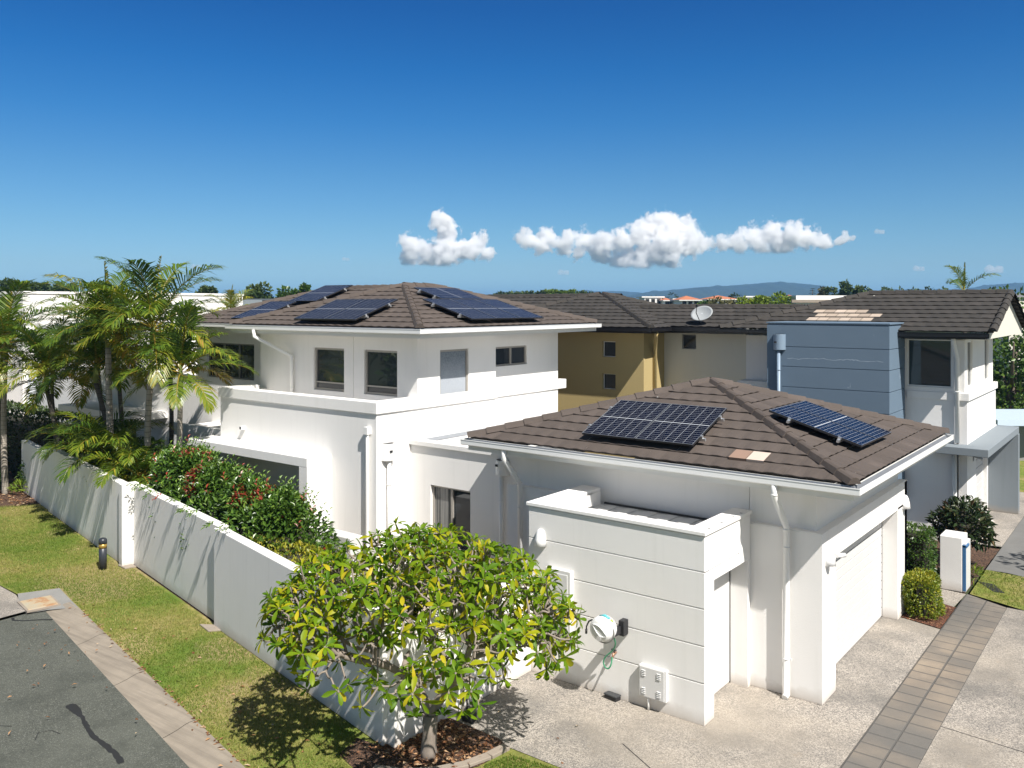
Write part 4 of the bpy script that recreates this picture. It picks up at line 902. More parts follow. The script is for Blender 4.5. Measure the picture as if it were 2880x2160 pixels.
M['fran']=leaf_mat('frangipani leaf',[(0,(.035,.095,.008)),(.35,(.080,.175,.009)),(.66,(.175,.275,.010)),(.84,(.42,.40,.012)),(1,(.62,.48,.03))],.40,.45,.22)
M['palm']=leaf_mat('palm leaflet',[(0,(.028,.060,.010)),(.35,(.065,.125,.014)),(.62,(.155,.215,.020)),(.84,(.33,.29,.030)),(1,(.42,.24,.06))],.34,.34)
M['photinia']=leaf_mat('shrub leaf',[(0,(.034,.080,.014)),(.45,(.088,.175,.024)),(.86,(.175,.265,.040)),(.90,(.26,.050,.030)),(1,(.36,.055,.035))],.22,.34)
M['duranta']=leaf_mat('yellow hedge leaf',[(0,(.07,.13,.012)),(.5,(.19,.24,.018)),(1,(.38,.34,.030))],.32,.45)
M['hedge']=leaf_mat('green hedge leaf',[(0,(.025,.060,.012)),(.5,(.055,.115,.018)),(1,(.11,.175,.028))],.25,.4)
M['dark_hedge']=leaf_mat('dark hedge leaf',[(0,(.010,.022,.007)),(.5,(.022,.045,.011)),(1,(.060,.10,.018))],.2,.45)
M['magnolia']=leaf_mat('magnolia leaf',[(0,(.018,.034,.014)),(.6,(.035,.058,.020)),(.9,(.075,.085,.035)),(1,(.16,.10,.05))],.12,.28)
M['far_leaf']=leaf_mat('distant foliage',[(0,(.024,.046,.014)),(.5,(.056,.090,.026)),(1,(.11,.15,.042))],.2,.6,.3)
M['lime_leaf']=leaf_mat('lime foliage',[(0,(.06,.11,.012)),(.5,(.13,.20,.018)),(1,(.24,.30,.03))],.3,.5,.3)
M['olive_leaf']=leaf_mat('olive foliage',[(0,(.05,.06,.018)),(.5,(.095,.095,.03)),(1,(.15,.13,.05))],.2,.6,.3)
def bark_mat(name,c,rings=0):
    t=NT(name); p=geo_pos(t); n=t.noise(t.scl(p,(9,9,3)),1.5,5,.7)
    col=t.mix(n,[x*.55 for x in c],[min(1,x*1.35) for x in c])
    if rings:
        sx=t.n.new('ShaderNodeSeparateXYZ'); t.put(sx.inputs[0],p); w=t.math('FRACT',t.math('ADD',t.math('MULTIPLY',sx.outputs[2],rings),t.math('MULTIPLY',t.noise(p,3,2,.5),.5)))
        col=t.mix(t.math('MULTIPLY',t.math('LESS_THAN',w,.16),.6),col,[x*.35 for x in c])
    return t.done(t.bsdf(col,.9,n,.6,.01))
M['bark']=bark_mat('grey branch bark',(.245,.205,.17)); M['palm_bark']=bark_mat('ringed palm trunk',(.36,.32,.27),7); M['palm_dark']=bark_mat('dark palm trunk',(.10,.088,.075),8); M['crownshaft']=bark_mat('green crownshaft',(.16,.20,.05)); M['trunk']=bark_mat('tree trunk',(.14,.11,.085))

# ---- the frangipani: forked branches to about 300 tips, a rosette of long leaves on each
def frangipani():
    r=np.random.default_rng(23); root=np.array([-8.16,8.70,0.0])
    t=empty('frangipani_tree',tuple(root),'yellow-green frangipani tree with an umbrella crown at the end of the white wall','tree')
    tips=[]; C0=root+np.array([-.30,.06,1.52])
    toc=np.array([.685,-.728])                                       # towards the road side, where the low limbs hang
    tries=0
    while len(tips)<540 and tries<150000:
        tries+=1
        v=r.normal(size=3); v/=np.linalg.norm(v)
        if v[2]<-.30: continue
        rad=r.uniform(.80,1) if r.random()<.70 else r.uniform(.40,.8)
        q=C0+v*np.array([2.36,2.30,1.50])*rad
        rr=math.hypot(q[0]-root[0],q[1]-root[1]); side_=(v[:2]@toc)/max(.05,math.hypot(v[0],v[1]))
        if q[2]>2.80: q[2]=2.80+.12*r.random()
        if q[2]<1.75 and r.random()<.22: continue
        if math.sin(q[0]*2.3+.7)*math.sin(q[1]*2.6+1.9)+.5*math.sin(q[2]*4+q[0]*1.7)>.74: continue
        if rr>1.50+.85*max(0,q[2]-1.0): continue
        if q[2]<1.35 and rr<1.0: continue
        if q[2]<1.02+.36*max(0,side_): continue
        if q[2]<1.75 and rr<.95: continue
        if q[0]>-6.3 and q[1]>10.6: continue
        if tips and min(np.linalg.norm(np.array(tips)-q,axis=1))<.128: continue
        tips.append(q)
    tips=np.array(tips); trunk=MB(); segs=[]; out=[]
    def split(ids,node,dirn,depth,rad):
        P=tips[ids]
        if len(ids)==1:
            e=P[0]; d=(e-node); up=np.array([0,0,np.linalg.norm(d)*.28]); mid=node+d*.55-up*.45; k=[node,mid,e-up*.25,e]
            segs.append((smooth([tuple(x) for x in k],3),rad,.013)); dd=unit(e-(mid))+np.array([0,0,.35]); out.append((e,unit(dd))); return
        k=2 if (len(ids)<9 or r.random()<.45) else 3
        cen=P[r.choice(len(P),k,replace=False)].copy()
        for _ in range(8):
            lab=np.argmin(((P[:,None]-cen[None])**2).sum(2),1)
            for j in range(k):
                if (lab==j).any(): cen[j]=P[lab==j].mean(0)
        if len(set(lab))<2: lab=np.arange(len(P))%2
        for j in sorted(set(lab)):
            sub=[ids[i] for i in range(len(ids)) if lab[i]==j]; cm=tips[sub].mean(0)
            f=.40 if depth<2 else .46
            nd=node+(cm-node)*f; nd[2]-= .10*np.linalg.norm(cm-node)*(.9 if depth<3 else .5); nd+=r.normal(size=3)*.02
            nd[2]=max(nd[2],node[2]+.02)
            r1=max(.013,rad*(len(sub)/len(ids))**.36*.98)
            mid=(node+nd)/2+r.normal(size=3)*.025; segs.append((smooth([tuple(node),tuple(mid),tuple(nd)],2),min(rad,r1*1.12),r1)); split(sub,nd,None,depth+1,r1)
    top=root+np.array([.03,.0,.58]); split(list(range(len(tips))),top,None,0,.088)
    trunk.tube([tuple(root+np.array([0,0,-.05])),tuple(root+np.array([.0,0,.08])),tuple(root+np.array([.01,.01,.30])),tuple(top)],[.135,.112,.100,.108],14)
    trunk.build('trunk',M['bark'],t)
    br=MB()
    for P,ra,rb in segs:
        n=len(P); br.tube(P,[ra+(rb-ra)*i/(n-1) for i in range(n)],6 if ra<.03 else 9,cap=False)
    br.build('branches',M['bark'],t)
    # leaves
    prof=[(0,.10),(.18,.42),(.42,.82),(.66,1.0),(.85,.72),(1.0,.05)]
    V=[];F=[];T=[]; base=0
    for e,d in out:
        ax=d; ref=np.array([1,0,0.]) if abs(ax[0])<.8 else np.array([0,1.,0]); s=unit(np.cross(ax,ref)); w=np.cross(ax,s)
        nl=r.integers(7,12); ph=r.uniform(0,6.28); big=r.uniform(.85,1.2); yel=r.uniform(-.10,.14)
        for k in range(nl):
            f=k/(nl-1); el=R(72)*(1-f)+R(-8)*f+r.normal()*.14; az=ph+k*2.4+r.normal()*.15
            if f>.9 and r.random()<.35: el=R(-55)
            o=s*math.cos(az)+w*math.sin(az); dr=ax*math.sin(el)+o*math.cos(el); L=big*(.100+.085*min(1,f*1.7))*r.uniform(.85,1.15); Wd=L*r.uniform(.30,.37)
            side=unit(np.cross(dr,ax)); nrm=np.cross(side,dr); pos=e+o*.012; ang=0; rows=[]; dirn=dr.copy()
            tw=r.normal()*.25
            sd=side*math.cos(tw)+nrm*math.sin(tw); nm=np.cross(sd,dirn)
            pt=0
            for (tt,ww) in prof:
                stp=(tt-pt)*L; pt=tt; pos=pos+dirn*stp; dirn=unit(dirn-nm*.10-np.array([0,0,1])*.045*(1+f)); nm=np.cross(sd,dirn)
                rows.append((pos-sd*Wd*.5*ww+nm*Wd*.14*ww, pos.copy(), pos+sd*Wd*.5*ww+nm*Wd*.14*ww))
            for a in rows: V+=list(a)
            tv=.42+yel*1.3+.34*r.random()-.06*(1-f)
            if f>.75 and r.random()<.36: tv=.80+.2*r.random()
            for i in range(len(prof)-1):
                b=base+i*3; F+=[(b,b+1,b+4,b+3),(b+1,b+2,b+5,b+4)]; T+=[tv,tv-.03]
            base+=len(prof)*3
    mesh_np('crown',V,F,M['fran'],t,T,True)
    # a small shoot low on the trunk
    for c in ((-8.33,8.60,.52),(-7.93,8.72,.62)):
        P=[];Dd=[]
        for k in range(9): a=k*2.4; P.append(c); Dd.append((math.cos(a),math.sin(a),.5))
        Vv,Ff=kites(np.array(P),np.array(Dd),np.tile([0,0,1.],(len(P),1)),np.full(len(P),.17),np.full(len(P),.055),.15,.2); mesh_np('shoot',Vv,Ff,M['fran'],t,rng.uniform(.25,.5,len(Ff)))
    P=rand_dir(26)*.03+np.array([-8.02,8.2,1.02])
    Vv,Ff=kites(P,rand_dir(26),rand_dir(26),np.full(26,.06),np.full(26,.04)); mesh_np('flower',Vv,Ff,M['white_plastic'],t)
frangipani()

# ---- palms
def frond(base,az,el,L,seed,n=40,leaf=.66,bend=1.15,tint=.4,width=.044,vee=.35,twist=0,droop=.5):
    r=np.random.default_rng(seed); V=[];F=[];T=[]; pos=np.array(base,float); h=np.array([math.cos(az),math.sin(az),0]); e=el; pts=[]
    steps=n; ds=L/steps
    cut=None
    for i in range(steps+1):
        f=i/steps; d=h*math.cos(e)+np.array([0,0,math.sin(e)]); pts.append((pos.copy(),d)); pos=pos+d*ds
        if -31<pos[0]<-9 and abs(pos[1]-(6.78-.2017*pos[0]))<.17 and pos[2]<1.98: cut=i; break
        if pos[2]<.10: cut=i; break
        e-=bend*(.25+1.5*f)/steps
    side=np.array([-h[1],h[0],0])
    if len(pts)<8: return [],[],[]
    for i,(p,d) in enumerate(pts[:-1]):
        f=i/max(1,len(pts)-1); w=.024*(1-f)+.004; q,_=pts[i+1]; up=np.cross(side,d); up=up if up[2]>0 else -up; b=len(V)
        V+=[p-side*w,p+up*w*.7,p+side*w,q-side*w*.96,q+up*w*.68,q+side*w*.96]; F+=[(b,b+1,b+4,b+3),(b+1,b+2,b+5,b+4)]; T+=[.86+.1*r.random()]*2
        if f<.13: continue
        g=(f-.13)/.87; ll=leaf*L/2.0*(math.sin(math.pi*min(1,.16+.80*g))**.75)*r.uniform(.88,1.1)
        for s in (-1,1):
            if r.random()<.03: continue
            o=unit(side*s*(1.0-.50*g)+d*(.38+.65*g)+up*(vee*(1-.4*g)+r.normal()*.09)); a=p+d*ds*r.uniform(-.3,.3)
            o2=unit(o-np.array([0,0,1])*droop*(.5+1.6*r.random())); m=a+o*ll*.55; t_=m+o2*ll*.5; wv=unit(np.cross(o,up))*width*.5
            b=len(V); V+=[a-wv*.5,a+wv*.5,m+wv,m-wv,t_+wv*.12,t_-wv*.12]; F+=[(b,b+1,b+2,b+3),(b+3,b+2,b+4,b+5)]
            tv=tint+r.normal()*.10+.15*g*(r.random()<.25); T+=[tv,tv+.05]
    return V,F,T
def palm(base,top,nf,L,seed,label,r0=.085,dark=False,young=.0,shaft=.7,group='palms by the white wall',el0=1.32,elspan=1.42,name='palm_tree',leaf=.62,tint0=.36):
    r=np.random.default_rng(seed); t=empty(name,base,label,'palm',group)
    b=Vector(base); tp=Vector(top); mid=(b+tp)/2+Vector((r.normal()*.07,r.normal()*.07,0)); pts=smooth([tuple(b-Vector((0,0,.1))),tuple(mid),tuple(tp)],6); n=len(pts)
    if (tp-b).length>.35:
        mb=MB(); mb.tube(pts,[r0*(1.25-.45*i/(n-1)) for i in range(n)],11); mb.build('trunk',M['palm_dark' if dark else 'palm_bark'],t)
        if shaft: mb=MB(); mb.tube([tuple(tp),tuple(tp+Vector((0,0,shaft*.5))),tuple(tp+Vector((0,0,shaft)))],[r0*.86,r0*.95,r0*.42],11); mb.build('crownshaft',M['crownshaft'],t)
    V=[];F=[];T=[]
    for k in range(nf):
        f=k/max(1,nf-1); az=seed*.7+k*2.39996+r.normal()*.15; el=el0-elspan*f+r.normal()*.10
        c=np.array(tp)+np.array([0,0,shaft*.85*(1-.25*f)]); tint=tint0+.18*f**2+r.normal()*.09+(.20 if (f>.72 and r.random()<.45) else 0)
        v,ff,tt=frond(c,az,el,L*r.uniform(.85,1.12)*(1-.12*f),seed*100+k,tint=tint,bend=(1.0 if shaft else 1.6)+.5*r.random(),leaf=leaf,vee=.42-.15*f)
        o=len(V); V+=v; F+=[tuple(x+o for x in q) for q in ff]; T+=tt
    # unopened spear
    if shaft:
        c=np.array(tp)+np.array([0,0,shaft]); v,ff,tt=frond(c,seed,1.45,L*.75,seed*7+3,n=30,leaf=.18,vee=1.6,bend=.1,tint=.68,droop=.1); o=len(V); V+=v; F+=[tuple(x+o for x in q) for q in ff]; T+=tt
    mesh_np('crown',V,F,M['palm'],t,T); return t
PALMS=[((-23.6,12.5,0),(-24.1,12.4,5.0),22,2.4,3,'tall palm with a bare ringed trunk, its crown highest in the left clump',.095,False),
 ((-21.7,12.4,0),(-21.55,12.3,5.05),23,2.45,8,'tall pale-trunked palm nearest the house window, with a broad crown',.085,False),
 ((-20.75,12.6,0),(-20.55,12.5,3.95),18,2.0,14,'shorter palm with yellowing fronds in front of the house wing',.075,False),
 ((-22.9,13.4,0),(-22.7,13.5,4.2),10,1.7,21,'dark slender palm standing behind the two tall palms',.065,True),
 ((-24.3,13.0,0),(-25.4,12.7,3.9),18,2.1,27,'leaning palm left of the tall bare trunk',.08,True),
 ((-27.0,12.9,0),(-28.6,12.7,3.6),18,2.2,33,'dark palm leaning hard to the left over the clipped hedge',.08,True),
 ((-29.2,13.35,0),(-29.3,13.2,3.3),18,2.1,39,'thin palm with drooping brown fronds at the far end of the wall',.06,True),
 ((-30.5,12.25,0),(-30.6,12.3,4.5),20,2.4,45,'pale-trunked palm in the mulch at the left edge',.085,False),
 ((-26.2,14.0,0),(-26.6,14.0,4.3),20,2.3,57,'bushy palm in the middle of the left clump, in front of the white flat-roofed house',.07,True),
 ((-28.4,14.2,0),(-28.5,14.3,4.3),20,2.3,63,'bushy dark palm between the pale left trunk and the leaning palm',.07,True),
 ((-32.6,13.0,0),(-32.4,12.9,3.9),14,2.3,51,'low dense palm at the far left edge behind the pale trunk',.07,True)]
for b,tp,nf,L,sd,lab,r0,dk in PALMS: palm(b,tp,nf,L,sd,lab,r0,dk)
for i,(x,y,z,nf,L,lab) in enumerate([(-23.3,12.05,1.75,32,2.2,'bright clump of young palm fronds spilling over the wall, left of the red-tipped shrub'),(-21.4,11.85,1.7,22,1.8,'young palm clump between the wall and the shrub with red tips'),(-25.2,12.5,1.7,24,2.1,'young palm clump arching over the far part of the wall'),(-20.6,13.9,.7,16,2.0,'palm clump tight against the house wing under the window'),(-22.0,13.9,.5,15,2.1,'shaded palm clump behind the two tall trunks')]):
    palm((x,y,0),(x+.05,y-.05,z),nf,L,61+i*5,lab,.05,True,shaft=0,group='young palm clumps behind the wall',el0=1.3,elspan=1.45,name='palm_clump',tint0=.38)

# ---- clipped and loose shrubs
def ellipsoid_pts(n,c,r,zmin=-.6,shell=.25):
    v=rand_dir(n*3); v=v[v[:,2]>zmin][:n]; k=1-shell*rng.random((len(v),1))**1.5
    return np.array(c)+v*np.array(r)*k, v
def blob_core(parent,name,cs,mat):
    mb=MB()
    for c,r in cs:
        mb2=bmesh.new(); bmesh.ops.create_icosphere(mb2,subdivisions=2,radius=1); b=len(mb.v)
        for v in mb2.verts: mb.v.append((c[0]+v.co.x*r[0],c[1]+v.co.y*r[1],max(.02,c[2]+v.co.z*r[2])))
        for f in mb2.faces: mb.face([b+v.index for v in f.verts],True)
        mb2.free()
    return mb.build(name,mat,parent)
M['twig']=bark_mat('shaded twigs',(.035,.032,.02))
ph=empty('shrub',(-16.6,11.4,0),'large red-tipped green shrub leaning over the white wall in front of the house','shrub')
cs=[((-19.2,11.85,1.50),(1.1,.90,1.18)),((-17.8,11.55,1.36),(1.3,.98,1.12)),((-16.2,11.23,1.22),(1.3,.98,1.06)),((-14.55,11.0,1.22),(1.4,1.0,1.16)),((-18.7,11.55,2.20),(.62,.55,.55)),((-17.1,11.35,2.05),(.70,.55,.52)),((-15.7,11.05,1.95),(.65,.55,.50)),((-14.3,10.9,2.0),(.6,.5,.45))]
blob_core(ph,'branches',[(c,[x*.70 for x in r]) for c,r in cs],M['twig'])
P=[];N=[];T=[]
for c,r in cs:
    p,v=ellipsoid_pts(4800,c,r,-.9,.30); w=np.sin(p[:,0]*3.1+p[:,2]*2)*.07+np.sin(p[:,1]*5.3+p[:,0]*4)*.06; p=p+v*w[:,None]+rand_dir(len(p))*.05; ok=p[:,2]>.1; P.append(p[ok]); N.append(v[ok])
P=np.concatenate(P); N=np.concatenate(N); V,F=leaf_shell(P,N,.125,.46,.9,.2,.35)
T=np.clip(.35+.22*rng.normal(size=len(P)),0,.85)
cl=np.sin(P[:,0]*2.7+1.2)*np.sin(P[:,1]*3.3+.4)+.35*np.sin(P[:,0]*7+P[:,1]*5); red=(P[:,2]>2.05)&(cl>.55)&(rng.random(len(P))<.5); red|=rng.random(len(P))<.006; T[red]=rng.uniform(.90,1,red.sum())
mesh_np('foliage',V,F,M['photinia'],ph,T)
# shoots sticking out of its top
P=[];Dd=[];T=[]
for k in range(150):
    c,r=cs[rng.integers(len(cs))]; v=rand_dir(1)[0]; v[2]=abs(v[2])*1.2+.2; v/=np.linalg.norm(v); q=np.array(c)+v*np.array(r)*.98; redt=rng.random()<.10
    for j in range(7):
        P.append(q+np.array([0,0,.03*j])+v*.02*j); a=j*2.4; Dd.append(np.array([math.cos(a),math.sin(a),.6])+v*.5); T.append(rng.uniform(.9,1) if (redt and j>2) else rng.uniform(.35,.8))
for k in range(18):                                                # sprigs lying over the top of the wall
    x=(-19.3,-18.6,-17.9,-16.9,-16.3,-15.7,-14.9,-14.3)[k%8]+rng.normal()*.09; q=np.array([x,6.74-.2017*x+.14-.14*rng.random(),1.95+.10*rng.random()])
    v=np.array([rng.normal()*.4,-.9,-.15+.3*rng.normal()]); redt=rng.random()<.08
    for j in range(8): P.append(q+v*.026*j); a=j*2.4; Dd.append(np.array([math.cos(a),-.6+.5*math.sin(a),.4*math.sin(a)])+v*.5); T.append(rng.uniform(.9,1) if redt else rng.uniform(.3,.8))
V,F=kites(np.array(P),np.array(Dd),np.tile([0,0,1.],(len(P),1)),rng.uniform(.08,.13,len(P)),np.full(len(P),.042),.2,.2); tag(mesh_np('shoots',V,F,M['photinia'],ph,T),kind='stuff')

def box_hedge(name,label,x0,x1,y0,y1,z1,n,size,mat,cat='hedge',ang=0,rnd=.12,z0=.05,tbias=0):
    t=empty(name,((x0+x1)/2,(y0+y1)/2,0),label,cat); cx,cy=(x0+x1)/2,(y0+y1)/2; hx,hy=(x1-x0)/2,(y1-y0)/2; ca,sa=math.cos(ang),math.sin(ang)
    A=np.array([hy*2*(z1-z0),hy*2*(z1-z0),hx*2*(z1-z0),hx*2*(z1-z0),4*hx*hy]); s=rng.choice(5,n,p=A/A.sum()); u=rng.uniform(-1,1,n); w=rng.uniform(0,1,n); w2=rng.uniform(-1,1,n)
    px=np.where(s==0,-hx,np.where(s==1,hx,u*hx)); pyy=np.where(s==2,-hy,np.where(s==3,hy,np.where(s==4,w2*hy,u*hy))); pz=np.where(s==4,z1,z0+w*(z1-z0))
    nx=np.stack([np.where(s==0,-1,np.where(s==1,1,0)),np.where(s==2,-1,np.where(s==3,1,0)),np.where(s==4,1,0)],1).astype(float)
    # round the edges: pull towards an inner box and push out by a radius
    q=np.stack([px,pyy,pz],1); inn=np.stack([np.clip(px,-hx+rnd,hx-rnd),np.clip(pyy,-hy+rnd,hy-rnd),np.clip(pz,z0,z1-rnd)],1); dv=q-inn; dl=np.linalg.norm(dv,axis=1,keepdims=True); nv=np.where(dl>1e-6,dv/np.maximum(dl,1e-6),nx); q=inn+nv*rnd
    bump=.035*np.sin(q[:,0]*6+q[:,2]*5)+.03*np.sin(q[:,1]*7+q[:,2]*4+1); q=q+nv*(bump[:,None]*min(1,rnd*5)-rng.random((n,1))**2*.09)+rand_dir(n)*.018
    V,F=leaf_shell(q,nv,size,.5,.9,.1,.3)
    def place(a): b=a.copy(); b[:,0]=cx+a[:,0]*ca-a[:,1]*sa; b[:,1]=cy+a[:,0]*sa+a[:,1]*ca; return b
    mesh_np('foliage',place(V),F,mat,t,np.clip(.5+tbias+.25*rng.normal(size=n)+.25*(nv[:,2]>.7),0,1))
    mb=MB(); k=rnd*.9+.03; pts=[(-hx+k,-hy+k),(hx-k,-hy+k),(hx-k,hy-k),(-hx+k,hy-k)]; pts=[(cx+a*ca-b*sa,cy+a*sa+b*ca) for a,b in pts]; mb.prism(pts,0,z1-k); mb.build('branches',M['twig'],t); return t
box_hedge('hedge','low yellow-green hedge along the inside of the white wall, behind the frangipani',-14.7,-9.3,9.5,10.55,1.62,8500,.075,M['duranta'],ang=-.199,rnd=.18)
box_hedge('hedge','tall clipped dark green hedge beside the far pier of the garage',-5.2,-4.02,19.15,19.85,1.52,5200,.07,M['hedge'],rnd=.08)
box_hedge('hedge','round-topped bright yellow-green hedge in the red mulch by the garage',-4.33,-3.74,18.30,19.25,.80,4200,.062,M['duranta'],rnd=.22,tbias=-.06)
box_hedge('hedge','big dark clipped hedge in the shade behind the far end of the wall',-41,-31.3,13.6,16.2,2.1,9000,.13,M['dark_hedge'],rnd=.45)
def bush(name,label,c,r,n,size,mat,cat='shrub',wr=.4,zmin=-.7,core=.72,T=None):
    t=empty(name,(c[0],c[1],0),label,cat); p,v=ellipsoid_pts(n,c,r,zmin,.4); p+=v*(.09*np.sin(p[:,0]*6)+.08*np.sin(p[:,1]*7+p[:,2]*6))[:,None]*min(r)
    V,F=leaf_shell(p,v,size,wr,1.0,.15,.3); mesh_np('foliage',V,F,mat,t,np.clip(.5+.28*rng.normal(size=len(p)),0,1)); 
    if core: blob_core(t,'branches',[(c,[x*core for x in r])],M['twig'])
    return t
bush('shrub','dark-leaved magnolia shrub behind the letterbox pillar',(-4.05,22.95,.92),(.66,.60,.58),1100,.19,M['magnolia'],core=.62)
bush('shrub','low leafy ground plant between the dark hedge and the letterbox',(-4.35,20.95,.12),(.35,.3,.22),260,.11,M['hedge'],core=0,zmin=-.2)
bush('shrub','small strappy plant at the foot of the letterbox pillar',(-3.62,21.75,.1),(.16,.30,.18),160,.17,M['lime_leaf'],wr=.12,core=0,zmin=-.1)
bush('shrub','bright-leaved plant at the foot of the pale palm trunk',(-30.3,13.05,.55),(.55,.45,.55),520,.14,M['hedge'],core=.5)
bush('shrub','low ferny plant in the mulch under the dark hedge',(-30.0,12.65,.15),(.45,.35,.22),260,.20,M['lime_leaf'],wr=.18,core=0,zmin=-.1)
bush('shrub','small leafy plant at the left edge beside the palm trunk',(-31.6,12.2,.35),(.5,.4,.4),360,.14,M['hedge'],core=.5)
for i,(x,y,h) in enumerate(((-12.6,12.9,.9),(-11.6,13.6,.7))): bush('shrub',('leafy shrub under the link window, left one','leafy shrub under the link window, right one')[i],(x,y,h*.6),(.5,.4,h*.6),500,.10,M['duranta'],core=.6)

# ---- lawn blades, fallen leaves, chips
def blades(name,poly,n,h0,h1,z,mat,seed,group_t=(.2,.9)):
    r=np.random.default_rng(seed); pl=np.array(poly); lo,hi=pl.min(0),pl.max(0); pts=np.zeros((0,2))
    def inside(q):
        c=np.zeros(len(q),bool); j=len(pl)-1
        for i in range(len(pl)):
            a,b=pl[i],pl[j]; m=((a[1]>q[:,1])!=(b[1]>q[:,1]))&(q[:,0]<(b[0]-a[0])*(q[:,1]-a[1])/(b[1]-a[1]+1e-12)+a[0]); c^=m; j=i
        return c
    while len(pts)<n:
        q=r.uniform(lo,hi,(n,2)); pts=np.concatenate([pts,q[inside(q)]])
    q=pts[:n]; k=len(q); h=r.uniform(h0,h1,k); a=r.uniform(0,6.28,k); w=r.uniform(.004,.009,k); P=np.column_stack([q,np.full(k,z)]); s=np.column_stack([np.cos(a),np.sin(a),np.zeros(k)])*w[:,None]; ln=np.column_stack([r.normal(size=k)*.5,r.normal(size=k)*.5,np.ones(k)]); tip=P+unit(ln)*h[:,None]
    V=np.stack([P-s,P+s,tip],1).reshape(-1,3); F=np.arange(k*3).reshape(k,3)
    big=.5+.5*np.sin(q[:,0]*1.1+1.3*np.sin(q[:,1]*1.7)); T=np.clip(r.uniform(*group_t,k)*.6+.4*big,0,1)
    return tag(mesh_np(name,V,F,mat,None,T),kind='stuff')
M['blade']=leaf_mat('grass blade',[(0,(.07,.135,.014)),(.45,(.15,.21,.03)),(.75,(.29,.27,.08)),(1,(.44,.35,.16))],.3,.6,.2)
blades('grass',[(-20.6,8.22),(-19.75,8.2),(-19.36,8.92),(-17.84,LW(4.98,-17.84)),(-7.9,LW(4.98,-7.9)),(-7.9,7.8),(-8.9,7.85),(-9.4,LW(6.66,-9.4)),(-19.7,LW(6.7,-19.7)),(-19.9,LW(6.5,-19.9)),(-28.2,LW(6.55,-28.2)),(-28.9,11.2),(-31,9.6)],95000,.018,.055,-.004,M['blade'],5)
blades('grass',[(-7.28,9.40),(-6.2,9.53),(-6.0,8.9),(-7.4,8.9)],3500,.018,.05,-.004,M['blade'],6,(.1,.6))
blades('grass',[(-3.5,20.68),(-2.4,20.24),(.5,20.24),(.5,22.6),(-3.5,22.7)],9000,.02,.06,.004,M['blade'],8,(0,.5))
def litter(name,poly_c,n,size,mat,seed,z=.008):
    r=np.random.default_rng(seed); P=[]
    for (x0,x1,y0,y1,share) in poly_c:
        k=int(n*share); P.append(np.column_stack([r.uniform(x0,x1,k),r.uniform(y0,y1,k),r.uniform(z,z+.02,k)]))
    P=np.concatenate(P); k=len(P); a=r.uniform(0,6.28,k); D=np.column_stack([np.cos(a),np.sin(a),r.normal(size=k)*.25]); N=np.column_stack([r.normal(size=k)*.35,r.normal(size=k)*.35,np.ones(k)]); L=r.uniform(.6,1.3,k)*size; V,F=kites(P,D,N,L,L*.42,.2,.1)
    return tag(mesh_np(name,V,F,mat,None,r.uniform(0,1,k)),kind='stuff')
M['dead']=leaf_mat('dry fallen leaf',[(0,(.09,.04,.02)),(.4,(.22,.10,.045)),(.8,(.38,.22,.11)),(1,(.48,.38,.26))],.1,.7,.2)
litter('leaf_litter',[(-9.0,-7.5,8.3,9.55,1.0)],900,.085,M['dead'],11)
litter('leaf_litter',[(-17,-8.5,5.0,8.3,.35),(-9,-5.5,9.6,11.2,.05),(-18,-9,6.8,9.0,.6)],150,.075,M['dead'],12,.004)
litter('leaf_litter',[(-4.32,-3.62,18.25,19.4,1.0)],260,.05,M['dead'],13,.01); litter('leaf_litter',[(-31.5,-28.3,11.6,12.9,1.0)],420,.10,M['dead'],14,.01)
e=rng.uniform(0,1,130); xx=-17.6+e*8.0; P=np.column_stack([xx,4.97-.2017*xx+rng.normal(size=130)*.025,np.full(130,.012)]); a=rng.uniform(0,6.28,130); V,F=kites(P,np.column_stack([np.cos(a),np.sin(a),np.zeros(130)]),np.tile([0,0,1.],(130,1)),rng.uniform(.04,.10,130),rng.uniform(.02,.04,130)); tag(mesh_np('leaf_litter',V,F,M['dead'],None,rng.uniform(0,1,130)),kind='stuff')
# ================================================================== beyond the two houses
RT=Vector((math.cos(YAW),math.sin(YAW),0)); FD=Vector((-math.sin(YAW),math.cos(YAW),0))
def at(sx,depth,z=0):
    """ground point seen at column sx (of 2880) at a given depth in front of the camera"""
    p=FD*depth+RT*((sx-1440)/FPX*depth); return Vector((p.x,p.y,z))
def zof(sy,depth): return CAMZ+(HOR-sy)/FPX*depth
def width(px,depth): return px/FPX*depth
# white flat-roofed neighbours on the left
def flat_house(label,x0,x1,y0,y1,h,mat='wall',wins=(),extra=None):
    t=empty('house',(x1,y0,0),label,'house'); mb=MB(); mb.box(x0,x1,y0,y1,0,h); mb.build('wall',M[mat],t); mb=MB(); mb.box(x0-.06,x1+.06,y0-.06,y1+.06,h+.002,h+.14); mb.build('coping',M[mat],t,.01)
    for ax,a,b,c,d in wins: window(t,ax,a,b,c,d,y0-.02 if ax=='y' else x1+.02,.0,'frame_dark',2,.06)
    return t
p=at(64,47); fa=flat_house('white flat-roofed house at the left edge, seen over the palms',p.x-12,p.x,p.y,p.y+14,zof(826,47),wins=(('x',p.y+3,p.y+5.5,1.2,2.4),))
p=at(470,31.5); flat_house('white wall block of the next house, seen through the fronds beside the three-pane window',p.x-8,p.x,p.y-1,p.y+6.5,5.25)
p=at(597,62); t=flat_house('white flat-roofed house with a grey recess, left of the round-crowned tree',p.x-14,p.x,p.y,p.y+.6,zof(843,62)); mb=MB(); mb.box(p.x,p.x+.5,p.y+.3,p.y+2.0,0,zof(843,62)); mb.box(p.x+.5,p.x+1.2,p.y+1.2,p.y+3.4,0,zof(843,62)); mb.build('recess',M['wall_bluegrey'],t)
